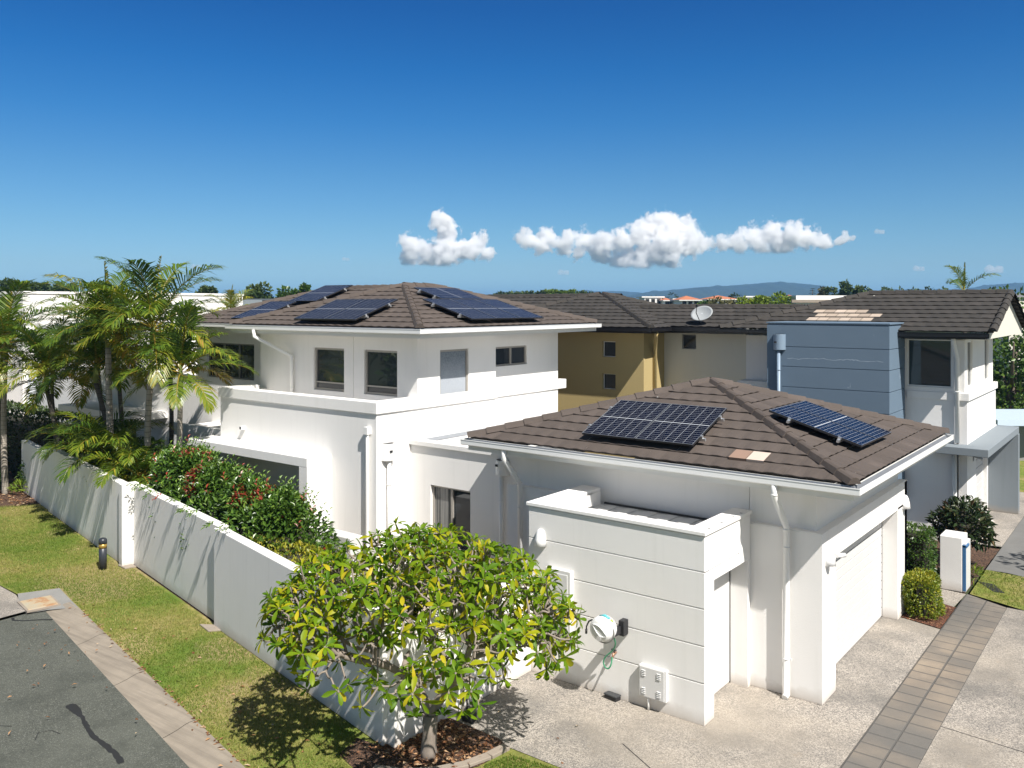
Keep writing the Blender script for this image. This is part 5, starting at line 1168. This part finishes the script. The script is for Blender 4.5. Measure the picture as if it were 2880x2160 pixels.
p=at(720,75); flat_house('low white roofline with a grey end beside the yellow-green palm',p.x-3,p.x+3,p.y,p.y+6,zof(845,75),'wall_bluegrey')
# garden walls and drive beyond the dark hedge
t=empty('garden_wall',(-33.5,16,0),'white rendered garden wall with dirt streaks beyond the dark hedge, under the house slab','wall'); p=at(186,33.5); q=at(230,31.5)
mb=MB(); mb.prism([(p.x,p.y),(q.x,q.y),(q.x-.2,q.y+.25),(p.x-.2,p.y+.25)],0,2.05); mb.build('panel',M['wall_old'],t)
t=empty('garden_gate',tuple(at(165,34)),'pale blue-white gate panel between the dark hedge and the streaked garden wall','gate'); p=at(142,35.5); q=at(184,34); mb=MB(); mb.prism([(p.x,p.y),(q.x,q.y),(q.x,q.y+.08),(p.x,p.y+.08)],.05,1.95); mb.build('panel',plain('pale blue gate',(.55,.62,.68),.5,0,.05),t); mb=MB(); mb.prism([(q.x-.05,q.y-.06),(q.x+.06,q.y-.06),(q.x+.06,q.y+.1),(q.x-.05,q.y+.1)],0,2.05); mb.build('post',M['white_metal'],t)
t=empty('garden_gate',tuple(at(92,44)),'tall pale gate panel across the pale drive, beside a stacked stone pier','gate'); p=at(78,45); q=at(107,45); mb=MB(); mb.prism([(p.x,p.y),(q.x,q.y),(q.x,q.y+.1),(p.x,p.y+.1)],.1,2.7); mb.build('panel',plain('pale grey gate',(.58,.62,.66),.5,0,.05),t)
t=empty('stone_pier',tuple(at(115,45)),'stacked stone gate pier beyond the dark hedge','pier'); p=at(108,45); q=at(124,45)
def stone_mat():
    t=NT('stacked stone'); p=geo_pos(t); v=t('TexVoronoi',Scale=7); t.put(v.inputs['Vector'],t.scl(p,(1,1,3))); sp=t.n.new('ShaderNodeSeparateColor'); t.put(sp.inputs[0],v.outputs['Color']); return t.done(t.bsdf(t.ramp(sp.outputs[0],[(0,(.16,.10,.06)),(.5,(.32,.22,.14)),(1,(.50,.40,.30))]),.9,v.outputs['Distance'],.8,.03))
mb=MB(); mb.prism([(p.x,p.y),(q.x,q.y),(q.x,q.y+.6),(p.x,p.y+.6)],0,2.5); mb.build('pier',stone_mat(),t); mb=MB(); mb.prism([(p.x-.1,p.y-.1),(q.x+.1,q.y-.1),(q.x+.1,q.y+.7),(p.x-.1,p.y+.7)],2.5,2.62); mb.build('cap',M['edging'],t)
# ---- trees
def tree(label,base,h,rad,mat,n=1500,size=None,seed=1,trunk=True,name='tree',group=None,cat='tree',flat=.8,low=.35,lumps=9):
    r=np.random.default_rng(seed); t=empty(name,tuple(base),label,cat,group); size=size or rad*.16
    V=[];F=[];T=[];off=0; cs=[]; ch=min(h*(1-low),rad*2.3)
    for k in range(lumps):
        a=r.uniform(0,6.28); q=rad*r.uniform(.15,.70); rr=rad*r.uniform(.34,.52); g=r.random(); zz=h-rr*flat-ch*.75*g-.35*rr*(q/rad); cs.append((np.array([base[0]+q*math.cos(a),base[1]+q*math.sin(a),base[2]+zz]),rr))
    cs.append((np.array([base[0],base[1],base[2]+h-rad*.45*flat]),rad*.45))
    for c,rr in cs:
        v=unit(r.normal(size=(n//len(cs),3))); v=v[v[:,2]>-.75]; p=c+v*rr*np.array([1,1,flat])*(1-.35*r.random((len(v),1))**2); p[:,2]=np.minimum(p[:,2],base[2]+h)
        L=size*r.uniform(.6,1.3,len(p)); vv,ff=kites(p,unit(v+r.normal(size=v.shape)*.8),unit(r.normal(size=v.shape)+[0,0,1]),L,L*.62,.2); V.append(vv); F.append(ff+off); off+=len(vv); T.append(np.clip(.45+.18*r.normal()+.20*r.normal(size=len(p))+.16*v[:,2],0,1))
    mesh_np('crown',np.concatenate(V),np.concatenate(F),M[mat],t,np.concatenate(T))
    mb=MB(); b=Vector(base); tr=max(.06,rad*.055); mb.tube([tuple(b-Vector((0,0,.2))),tuple(b+Vector((0,0,h*.3))),tuple(b+Vector((rad*.06,0,h*.62)))],[tr*1.3,tr,tr*.6],7)
    for c,rr in cs[:6]: mb.tube([tuple(b+Vector((0,0,h*.32))),tuple((b+Vector(c))/2+Vector((0,0,h*.12))),tuple(c)],[tr*.6,tr*.4,tr*.15],5)
    mb.build('trunk',M['trunk'],t); return t
LT='gum trees along the skyline on the left'
for i,(sx,top,wpx,lab) in enumerate([(24,789,42,'dark round gum tree at the far left end of the skyline row'),(44,794,26,'small gum tree beside the round one at the far left'),(72,798,30,'olive gum tree above the corner of the white flat-roofed house'),(96,800,28,'low-crowned gum tree in the middle of the left skyline row'),(128,800,36,'wide gum tree in the left skyline row with a sprig on top'),(166,799,28,'dark upright gum tree in the left skyline row'),(198,803,32,'small gum tree ending the left skyline row'),(292,794,52,'open-crowned gum tree behind the tall palm crown'),(360,822,30,'low gum tree between the two tallest palms')]):
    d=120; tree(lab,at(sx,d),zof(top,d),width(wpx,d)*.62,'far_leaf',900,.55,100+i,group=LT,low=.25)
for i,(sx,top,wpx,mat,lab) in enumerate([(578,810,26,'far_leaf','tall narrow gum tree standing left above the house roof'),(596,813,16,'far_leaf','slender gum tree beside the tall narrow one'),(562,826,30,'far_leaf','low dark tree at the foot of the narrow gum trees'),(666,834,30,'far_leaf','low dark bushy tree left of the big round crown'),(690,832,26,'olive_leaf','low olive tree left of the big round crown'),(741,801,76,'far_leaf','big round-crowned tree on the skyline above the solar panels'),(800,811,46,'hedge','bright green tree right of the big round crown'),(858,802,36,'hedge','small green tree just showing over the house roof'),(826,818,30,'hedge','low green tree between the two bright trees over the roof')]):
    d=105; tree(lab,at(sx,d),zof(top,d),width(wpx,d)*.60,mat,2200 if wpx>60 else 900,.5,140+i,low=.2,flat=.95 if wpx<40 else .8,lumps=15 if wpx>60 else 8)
p=at(648,48); palm(tuple(p),(p.x,p.y,5.2),11,2.0,71,'yellow-green palm crown standing beyond the left end of the house roof',.09,False,group=None,tint0=.62)
# ---- skyline between the two houses
FT='trees on the skyline between the houses'
for i in range(22):
    sx=1400+i*12.5; d=230; top=826+(0 if i>6 else 3)-random.random()*4-(4 if 9<i<18 else 0); tree('row tree %s'%'x',at(sx,d),zof(top,d),width(15,d)*.75,('lime_leaf' if 10<i<19 else 'far_leaf'),420,.85,200+i,low=.2,group=FT,lumps=6)['label']='green tree in the close row on the skyline behind the ochre house roof'
def tiled_house(label,sx0,sx1,d,ytop,yeave,base=0,roof=True,wall='wall',seed=0):
    """a far house with a terracotta hip roof"""
    x0=at(sx0,d); w=width(sx1-sx0,d); t=empty('house',tuple(x0),label,'house'); ze=zof(yeave,d); zr=zof(ytop,d); e=.6
    c=at((sx0+sx1)/2,d); t.location=c; t.rotation_euler=(0,0,YAW)
    loc=Matrix.Translation(c)@Matrix.Rotation(YAW,4,'Z'); P=lambda x,y,z: tuple(loc@Vector((x,y,z)))
    def bx(mb,xa,xb,ya,yb,za,zb):
        b=len(mb.v); mb.v+=[P(x,y,z) for z in (za,zb) for x,y in ((xa,ya),(xb,ya),(xb,yb),(xa,yb))]
        for q in ((3,2,1,0),(4,5,6,7),(0,1,5,4),(1,2,6,5),(2,3,7,6),(3,0,4,7)): mb.face([b+i for i in q])
    hw=w/2; mb=MB(); bx(mb,-hw+e,hw-e,0,9,0,ze); mb.build('wall',M[wall],t)
    n=3
    for k in range(n):
        mb=MB(); u=-hw+e+(2*hw-2*e)*(k+.5)/n; bx(mb,u-w*.09,u+w*.09,-.06,.02,max(0,ze-2.6),ze-.25); f=mb.build('window',M['frame_dark'],t); mb=MB(); bx(mb,u-w*.07,u+w*.07,-.09,-.055,max(0,ze-2.45),ze-.4); mb.build('pane',M['void'],f)
    if roof:
        mb=MB(); h=zr-ze; rd=min(hw,5.2)
        q=[P(-hw,-e,ze),P(hw,-e,ze),P(hw,9+e,ze),P(-hw,9+e,ze),P(-hw+rd if hw>5.2 else 0,4.5,zr),P(hw-rd if hw>5.2 else 0.01,4.5,zr)]
        b=len(mb.v); mb.v+=q
        for f in ((0,1,5,4),(1,2,5),(2,3,4,5),(3,0,4)): mb.face([b+i for i in f])
        mb.build('roof',M['terracotta'],t); mb=MB(); bx(mb,-hw-.02,hw+.02,-e-.02,9+e,ze-.22,ze-.02); mb.build('eave',M['soffit'],t)
    else:
        mb=MB(); bx(mb,-hw-.1,hw+.1,-.2,9.2,ze,ze+.3); mb.build('coping',M[wall],t)
    return t
def terra():
    t=NT('terracotta tiles'); p=geo_pos(t); w=t.n.new('ShaderNodeTexWave'); w.wave_type='BANDS'; w.bands_direction='Z'; t.put(w.inputs['Vector'],p); w.inputs['Scale'].default_value=2.2; n=t.noise(p,.6,4,.6)
    return t.done(t.bsdf(t.mix(t.math('MULTIPLY',w.outputs['Fac'],.35),t.mix(n,(.40,.135,.065),(.52,.20,.10)),(.26,.08,.04)),.85))
M['terracotta']=terra()
D=210
tiled_house('white flat-roofed far house at the left of the terracotta roofs',1806,1868,D,834,837,roof=False)
tiled_house('small terracotta-roofed far house next to the white flat-roofed one',1864,1896,D-5,837,844)
tiled_house('white far house with the large terracotta hip roof above the dish',1909,1974,D-20,831,843)
tiled_house('plain white far building between the two terracotta roofs',1893,1914,D-8,841,843,roof=False)
tiled_house('long terracotta-roofed far house half hidden by olive trees',1988,2076,D-10,830,841)
tiled_house('white stepped far building behind the bright green tree',2092,2152,D,833,836,roof=False)
tiled_house('terracotta-roofed far house just left of the long white building',2222,2256,D-45,828,840)
tiled_house('terracotta-roofed far house peeping out between the bright green trees',2160,2190,D-30,834,841)
p=at(2239,95); t=empty('long_building',tuple(p),'long low white building with a grey-brown band behind the right house roof','building'); p2=at(2400,95); dx=(p2-p).normalized(); nn=Vector((-dx.y,dx.x,0))*10
mb=MB(); mb.prism([(p.x,p.y),(p2.x,p2.y),(p2.x+nn.x,p2.y+nn.y),(p.x+nn.x,p.y+nn.y)],0,zof(831,95)); mb.build('wall',M['wall'],t)
mb=MB(); q=p-dx*.6-nn*.04; q2=p2-nn*.04; mb.prism([(q.x,q.y),(q2.x,q2.y),(q2.x+nn.x*.03,q2.y+nn.y*.03),(q.x+nn.x*.03,q.y+nn.y*.03)],zof(851,95),zof(843,95)); mb.build('band',M['edging'],t)
for i,(sx,top,wpx,d,mat,lab) in enumerate([(2012,838,58,120,'olive_leaf','olive-coloured bushy tree in front of the long terracotta-roofed house'),(2050,845,50,118,'olive_leaf','low olive-coloured tree right of the other olive tree'),(1985,848,36,125,'hedge','small dark green tree left of the olive trees'),(2088,838,40,110,'lime_leaf','small bright green tree left of the big bright green one'),(2140,834,52,100,'lime_leaf','bright green bushy tree behind the low roof ridge'),(2195,826,70,96,'lime_leaf','big bright yellow-green tree left of the long white building'),(2120,845,40,100,'lime_leaf','low bright green tree at the low roof ridge'),
    (1840,835,40,300,'far_leaf','far dark tree behind the small terracotta roof'),(1890,826,60,420,'far_leaf','wide far tree under the slope of the hill'),(2066,826,36,330,'far_leaf','far round dark tree under the hill top'),(1930,834,50,420,'far_leaf','low far tree left under the hill'),(2000,836,60,420,'far_leaf','low far tree in the middle under the hill'),(2150,836,60,420,'far_leaf','low far tree right under the hill')]):
    tree(lab,at(sx,d),zof(top,d),width(wpx,d)*(.80 if mat!='far_leaf' else .62),mat,1900 if d<150 else 600,.40 if d<150 else 1.1,300+i,low=.15)
def pine(label,sx,top,d,w,seed):
    r=np.random.default_rng(seed); b=at(sx,d); h=zof(top,d); t=empty('pine_tree',tuple(b),label,'tree'); mb=MB(); mb.tube([tuple(b),tuple(b+Vector((0,0,h)))],[.3,.04],6); mb.build('trunk',M['trunk'],t)
    P=[];Dr=[]
    for k in range(26):
        f=k/25; z=h*(.15+.85*f); R_=w*(1-f)**.8+.15
        for j in range(14): a=r.uniform(0,6.28); q=R_*r.uniform(.3,1); P.append((b.x+q*math.cos(a),b.y+q*math.sin(a),z-.1*q)); Dr.append((math.cos(a),math.sin(a),.25))
    n=len(P); V,F=kites(np.array(P),np.array(Dr),np.tile([0,0,1.],(n,1)),np.full(n,w*.35),np.full(n,w*.13)); mesh_np('crown',V,F,M['far_leaf'],t,r.uniform(0,.6,n))
pine('small pointed pine tree above the long white building',2285,813,170,1.5,1)
tree('dark layered pine right of the small pointed pine',at(2338,165),zof(808,165),width(34,165)*.6,'far_leaf',900,.6,401,low=.3); tree('grey thin-crowned gum tree between the two pines',at(2312,168),zof(810,168),width(20,168)*.6,'olive_leaf',300,.6,402,low=.4)
tree('tall gum tree at the left end of the right house ridge',at(2380,150),zof(793,150),width(26,150)*.62,'far_leaf',700,.55,403,low=.45,flat=1.2); tree('gum tree beside the right house ridge',at(2412,150),zof(808,150),width(30,150)*.6,'far_leaf',500,.6,404,low=.4); tree('rounded gum tree behind the right house ridge',at(2436,152),zof(809,152),width(28,152)*.6,'far_leaf',500,.6,405,low=.4)
for i,(sx,top) in enumerate(((2492,810),(2530,812),(2572,812),(2612,809),(2650,812),(2792,812))): tree('far trees',at(sx,260),zof(top,260),width(44,260)*.6,'far_leaf',420,1.0,420+i,low=.3,group='low trees behind the right house ridge')['label']='dark tree showing just above the ridge of the right house'
p=at(2712,44); palm(tuple(p),(p.x,p.y,zof(852,44)),4,1.9,77,'tall palm crown sticking up behind the right house ridge',.12,False,group=None,el0=1.5,elspan=1.2,tint0=.5)
tree('big dark leafy tree behind the grey canopy at the right edge',at(2842,40),7.0,3.6,'hedge',7000,.24,501,low=.10,lumps=22)
tree('dark leafy tree at the right edge beside the far low house',at(2925,43),6.8,3.2,'hedge',4000,.24,502,low=.10,lumps=16)
t=empty('carport',tuple(at(2830,33)),'low pale blue-grey flat roof beyond the grey canopy at the right edge','carport'); p=at(2806,33.4); q=at(2990,33.4); mb=MB(); a=zof(1182,33.4); mb.prism([(p.x,p.y),(q.x,q.y),(q.x-1.5,q.y+3.4),(p.x-1.5,p.y+3.4)],a-.22,a); mb.build('roof',plain('pale blue fascia',(.50,.60,.70),.45,0,.05),t); mb=MB(); mb.prism([(p.x-.6,p.y+1.0),(q.x,q.y+1.0),(q.x,q.y+3.0),(p.x-.6,p.y+3.0)],0,a-.22); mb.build('wall',M['wall_bluegrey'],t)
t=empty('house',tuple(at(2868,75)),'grey-roofed low far house at the right edge of the skyline','house'); p=at(2838,75); q=at(2990,75); mb=MB(); mb.prism([(p.x,p.y),(q.x,q.y),(q.x-4,q.y+6),(p.x-4,p.y+6)],0,zof(836,75)); mb.build('wall',M['wall_cream'],t); mb=MB(); a=p-Vector((.5,.5,0)); z0=zof(836,75); z1=zof(822,75); m_=(p+q)/2
b0=[(p.x-.4,p.y-.5,z0),(q.x,q.y-.5,z0),(q.x-4,q.y+6.5,z0),(p.x-4.4,p.y+6.5,z0),(p.x+1,p.y+3,z1),(q.x-2,q.y+3,z1)]; mb.v+=b0
for f in ((0,1,5,4),(1,2,5),(2,3,4,5),(3,0,4)): mb.face(f)
mb.build('roof',plain('grey roof sheet',(.16,.16,.17),.6,0,.1),t)
# street tree standing off the right edge, whose shadow lies on the path
tree('slender street tree beside the grey path',(.6,23.3,0),4.6,1.2,'hedge',700,.2,503,low=.5)
# ---- hills
def hills(name,pts,dist,mat,seed,depth=900,z_base=-2.5):
    r=np.random.default_rng(seed); xs=np.linspace(pts[0][0],pts[-1][0],260); ys=np.interp(xs,[p[0] for p in pts],[p[1] for p in pts]); f=np.array([math.exp(-.5*(k/5)**2) for k in range(-14,15)]); f/=f.sum(); pad=np.pad(ys,14,'edge'); ys=np.convolve(pad,f,'valid')
    rough=np.convolve(r.normal(size=len(xs)+6),np.ones(3)/3,'same')[:len(xs)]*.55
    V=[];F=[]; rows=14
    for k in range(rows):
        g=k/(rows-1); d=dist-depth*(1-g); 
        for i,sx in enumerate(xs):
            top=zof(ys[i]-rough[i]*(1 if k==rows-1 else 0),dist); z=z_base+(top-z_base)*(g**.75)+(4*math.sin(i*.35+k*1.3)+3*math.sin(i*.13-k*.8))*(0<g<1)*g; p=at(sx,d); V.append((p.x,p.y,z))
    n=len(xs)
    for k in range(rows-1):
        for i in range(n-1): F.append((k*n+i,k*n+i+1,(k+1)*n+i+1,(k+1)*n+i))
    b=len(V)
    for i,sx in enumerate(xs): p=at(sx,dist+500); V.append((p.x,p.y,z_base))
    for i in range(n-1): F.append(((rows-1)*n+i,(rows-1)*n+i+1,b+i+1,b+i))
    return tag(mesh_np(name,V,F,mat,None,None,False),kind='structure')
def forest_mat():
    t=NT('forested hillside'); p=geo_pos(t); n=t.noise(p,.012,6,.7); n2=t.noise(p,.05,4,.7); return t.done(t.bsdf(t.mix(n2,t.ramp(n,[(.35,(.016,.034,.014)),(.65,(.040,.062,.022))]),(.022,.038,.016)),.95,n2,1,20))
M['forest']=forest_mat()
hills('hills',[(1730,842),(1790,826),(1840,819),(1900,815),(1945,809),(2000,806),(2060,803),(2120,798),(2165,794),(2190,793),(2230,795),(2270,799),(2310,803),(2345,812),(2390,822),(2470,830),(2600,832)],3050,M['forest'],3)
hills('hills',[(1330,838),(1395,826),(1440,816),(1475,823),(1530,818),(1570,824),(1620,815),(1680,820),(1740,818),(1790,822),(1850,830),(2300,836)],3900,M['forest'],4,900)
hills('hills',[(2440,834),(2500,816),(2560,813),(2640,815),(2720,812),(2780,801),(2840,797),(2960,792),(3050,800)],3000,M['forest'],5)
hills('hills',[(-300,850),(0,846),(400,848),(800,846),(1200,848),(1400,842),(1900,846),(2500,842),(3100,846)],2200,M['forest'],6,1200)

# street trees across the road behind the camera's left, which the upper windows mirror
for i,(x,y,h,rd) in enumerate([(-31,-3,7.5,2.6),(-37,-9,8.5,3.0),(-27,-10,7,2.4),(-43,-2,8,3.0),(-34,-17,9,3.2),(-50,-12,9,3.4),(-24,-18,8,3)]):
    tree('street tree',(x,y,-.05),h,rd,'hedge',1400,.45,600+i,low=.32,group='street trees across the road')['label']='leafy street tree across the road from the white wall'
# ================================================================== sky, sun, camera
w=bpy.data.worlds.new('World'); SC.world=w; w.use_nodes=True; nt=w.node_tree; nt.nodes.clear()
out=nt.nodes.new('ShaderNodeOutputWorld'); bg=nt.nodes.new('ShaderNodeBackground'); sky=nt.nodes.new('ShaderNodeTexSky'); sky.sky_type='NISHITA'; sky.sun_disc=False
sd=-SUN; sky.sun_elevation=math.asin(sd.z); sky.sun_rotation=math.atan2(sd.x,sd.y); sky.altitude=0; sky.air_density=1.0; sky.dust_density=.3; sky.ozone_density=3.0
tc=nt.nodes.new('ShaderNodeTexCoord'); sp=nt.nodes.new('ShaderNodeSeparateXYZ'); nt.links.new(tc.outputs['Generated'],sp.inputs[0])
cr=nt.nodes.new('ShaderNodeValToRGB'); nt.links.new(sp.outputs[2],cr.inputs[0])
# a clear, dry subtropical sky: the Nishita air tinted bluer, most of all in the band the camera looks at
stops=[(0,(.43,.68,1.0)),(.0447,(.385,.555,.735)),(.0863,(.320,.515,.670)),(.147,(.225,.460,.645)),(.206,(.120,.400,.650)),(.263,(.062,.345,.635)),(.33,(.038,.280,.585)),(.48,(.33,.37,.42)),(.70,(.78,.63,.47))]
while len(cr.color_ramp.elements)<len(stops): cr.color_ramp.elements.new(.5)
for e,(a,c) in zip(cr.color_ramp.elements,stops): e.position=a; e.color=(*c,1)
mm=nt.nodes.new('ShaderNodeMix'); mm.data_type='RGBA'; mm.blend_type='MULTIPLY'; mm.inputs[0].default_value=1
# paler and whiter towards the sun, deepest blue away from it
dp=nt.nodes.new('ShaderNodeVectorMath'); dp.operation='DOT_PRODUCT'; nt.links.new(tc.outputs['Generated'],dp.inputs[0]); hz=Vector((-SUN.x,-SUN.y,0)).normalized(); dp.inputs[1].default_value=tuple(hz)
ms=nt.nodes.new('ShaderNodeMapRange'); ms.interpolation_type='SMOOTHSTEP'; nt.links.new(dp.outputs['Value'],ms.inputs[0]); ms.inputs[1].default_value=-.15; ms.inputs[2].default_value=.55
sm=nt.nodes.new('ShaderNodeMix'); sm.data_type='RGBA'; nt.links.new(ms.outputs[0],sm.inputs[0]); nt.links.new(cr.outputs[0],sm.inputs[6]); sm.inputs[7].default_value=(.61,.525,.43,1)
nt.links.new(sky.outputs[0],mm.inputs[6]); nt.links.new(sm.outputs[2],mm.inputs[7]); nt.links.new(mm.outputs[2],bg.inputs[0]); bg.inputs[1].default_value=.1; nt.links.new(bg.outputs[0],out.inputs[0])
L=bpy.data.lights.new('sun','SUN'); L.energy=5.25; L.angle=R(.53); L.color=(1,.955,.89); lo=bpy.data.objects.new('sun',L); COL.objects.link(lo); lo.rotation_euler=SUN.to_track_quat('-Z','Y').to_euler(); lo.location=(20,-10,40)
cd=bpy.data.cameras.new('camera'); co=bpy.data.objects.new('camera',cd); COL.objects.link(co); co.location=(0,0,CAMZ); co.rotation_euler=(R(90),0,YAW)
cd.sensor_width=36; cd.lens=36*FPX/2880; cd.shift_y=-(1080-HOR)/2880; cd.clip_start=.1; cd.clip_end=30000; SC.camera=co
SC.view_settings.view_transform='Standard'; SC.view_settings.look='None'; SC.view_settings.gamma=1; SC.view_settings.exposure=.6
cy=SC.cycles; cy.use_denoising=True; cy.max_bounces=10; cy.diffuse_bounces=7; cy.glossy_bounces=3; cy.transmission_bounces=4; cy.transparent_max_bounces=6; cy.volume_bounces=16; cy.volume_max_steps=512; cy.volume_step_rate=.4
try: cy.denoiser='OPENIMAGEDENOISE'
except Exception: pass
# ================================================================== clouds and air
def cloud(label,puffs,dist,seed,dens,amp=2.3,nscale=1.0):
    """puffs: (column, row, radius in photo pixels). A box of air whose density comes from overlapping soft puffs in 3-D, torn by noise, with a flat base"""
    r=np.random.default_rng(seed); k=dist/FPX; C3=[]
    for sx,sy,pr in puffs:
        q=at(sx,dist,zof(sy,dist))+FD*float(r.uniform(-.5,.5)*pr*k); C3.append((q,pr*k))
    base=min(q.z-.62*R0 for q,R0 in C3)
    org=sum((q for q,_ in C3),Vector())/len(C3); us=[(q-org).dot(RT) for q,_ in C3]; fs=[(q-org).dot(FD) for q,_ in C3]; Rm=[x for _,x in C3]
    u0=min(u-1.35*x for u,x in zip(us,Rm)); u1=max(u+1.35*x for u,x in zip(us,Rm)); f0=min(u-1.3*x for u,x in zip(fs,Rm)); f1=max(u+1.3*x for u,x in zip(fs,Rm)); z0=base-org.z-.25*max(Rm); z1=max(q.z+1.35*x for q,x in C3)-org.z
    t=NT('cumulus '+str(seed)); p=t.coord('Object')
    def add(a_,b_,op='ADD'): nd=t.n.new('ShaderNodeVectorMath'); nd.operation=op; t.put(nd.inputs[0],a_); t.put(nd.inputs[1],b_); return nd.outputs[0]
    L=sum(Rm)/len(Rm)*1.25
    warp=t.n.new('ShaderNodeTexNoise'); warp.inputs['Scale'].default_value=1.1/L; warp.inputs['Detail'].default_value=2; t.put(warp.inputs['Vector'],p)
    w=add(add(warp.outputs['Color'],(-.5,-.5,-.5)),(L*.8,L*.8,L*.8),'MULTIPLY'); pw=add(p,w)
    field=None
    for (q,R0),u,f in zip(C3,us,fs):
        nd=t.n.new('ShaderNodeVectorMath'); nd.operation='DISTANCE'; t.put(nd.inputs[0],pw); nd.inputs[1].default_value=(u,f,q.z-org.z); v=t.math('SUBTRACT',1.0,t.math('MULTIPLY',nd.outputs['Value'],1/R0))
        field=v if field is None else t.math('SMOOTH_MAX',field,v,.30)
    n=t.n.new('ShaderNodeTexNoise'); n.inputs['Scale'].default_value=1.9/L*nscale; n.inputs['Detail'].default_value=8; n.inputs['Roughness'].default_value=.60; t.put(n.inputs['Vector'],p)
    sz=t.n.new('ShaderNodeSeparateXYZ'); t.put(sz.inputs[0],p)
    fl=t.math('ADD',field,t.math('MULTIPLY',t.math('SUBTRACT',n.outputs[0],.50),amp))
    mr=t.n.new('ShaderNodeMapRange'); mr.interpolation_type='SMOOTHSTEP'; t.put(mr.inputs[0],fl); mr.inputs[1].default_value=.12; mr.inputs[2].default_value=.42
    flat=t.n.new('ShaderNodeMapRange'); flat.interpolation_type='SMOOTHSTEP'; t.put(flat.inputs[0],t.math('ADD',sz.outputs[2],t.math('MULTIPLY',t.math('SUBTRACT',n.outputs[0],.5),L*.5))); flat.inputs[1].default_value=base-org.z-.05*L; flat.inputs[2].default_value=base-org.z+.28*L
    v=t.n.new('ShaderNodeVolumePrincipled'); t.put(v.inputs['Density'],t.math('MULTIPLY',t.math('MULTIPLY',mr.outputs[0],flat.outputs[0]),dens)); v.inputs['Color'].default_value=(.995,.995,1,1); v.inputs['Anisotropy'].default_value=.15
    t.t.links.new(v.outputs[0],t.out.inputs['Volume'])
    mb=MB(); mb.box(u0,u1,f0,f1,z0,z1); o=mb.build('cloud',t.m); o.location=org; o.rotation_euler=(0,0,YAW); tag(o,label,'cloud','cumulus clouds low over the hills'); return o
CD=6000
S=2880/2212
c=lambda *L:[(x*S,y*S,r*S) for x,y,r in L]
cloud('small tower-shaped white cloud with a side lobe above the house roof',c((955,480,28),(965,505,30),(890,530,30),(920,550,34),(885,555,26),(960,545,38),(990,540,30),(1035,525,26),(1050,547,20),(1020,545,24),(930,565,18)),CD,1,.042)
cloud('widest white cloud bank with a tall domed head in its middle',c((1125,508,18),(1145,520,24),(1180,515,26),(1170,535,20),(1220,525,28),(1265,518,28),(1300,528,32),(1340,522,34),(1385,505,38),(1430,490,40),(1470,500,40),(1440,530,46),(1490,528,36),(1520,525,24),(1400,545,36),(1360,555,26),(1290,545,26),(1250,548,18),(1420,560,22),(1380,566,26),(1340,565,22),(1450,562,22),(1310,556,18)),CD,2,.042)
cloud('long white cloud tapering to the right above the right house',c((1560,525,22),(1590,522,26),(1630,508,28),(1670,505,32),(1710,508,34),(1690,525,34),(1640,530,26),(1745,515,28),(1780,520,22),(1815,518,17),(1842,512,10),(1600,535,20)),CD,3,.038)
for i,(sx,sy,r,lab) in enumerate([(1900,500,11,'tiny cloud puff right of the long tapering cloud'),(1218,588,12,'tiny upright cloud wisp under the widest cloud bank'),(424,576,11,'tiny flat cloud puff alone over the palms'),(747,559,8,'tiny cloud speck above the left end of the house roof'),(1985,580,12,'tiny faint cloud left of the tall palm on the right'),(2145,582,18,'small ragged cloud near the right edge of the sky')]):
    cloud(lab,[((sx-r*.6)*S,sy*S,r*.7*S),((sx+r*.5)*S,(sy+1)*S,r*.75*S),(sx*S,(sy+r*.1)*S,r*.6*S)],CD,20+i,.016,1.1)
m=bpy.data.materials.new('pale air'); m.use_nodes=True; t=m.node_tree; t.nodes.clear(); o_=t.nodes.new('ShaderNodeOutputMaterial'); v=t.nodes.new('ShaderNodeVolumePrincipled'); v.inputs['Color'].default_value=(.26,.55,1.0,1); v.inputs['Density'].default_value=2.3e-4; v.inputs['Anisotropy'].default_value=.2; t.links.new(v.outputs[0],o_.inputs['Volume'])
mb=MB(); mb.box(-9500,5500,-900,9500,-4,98); tag(mb.build('haze',m),kind='stuff')
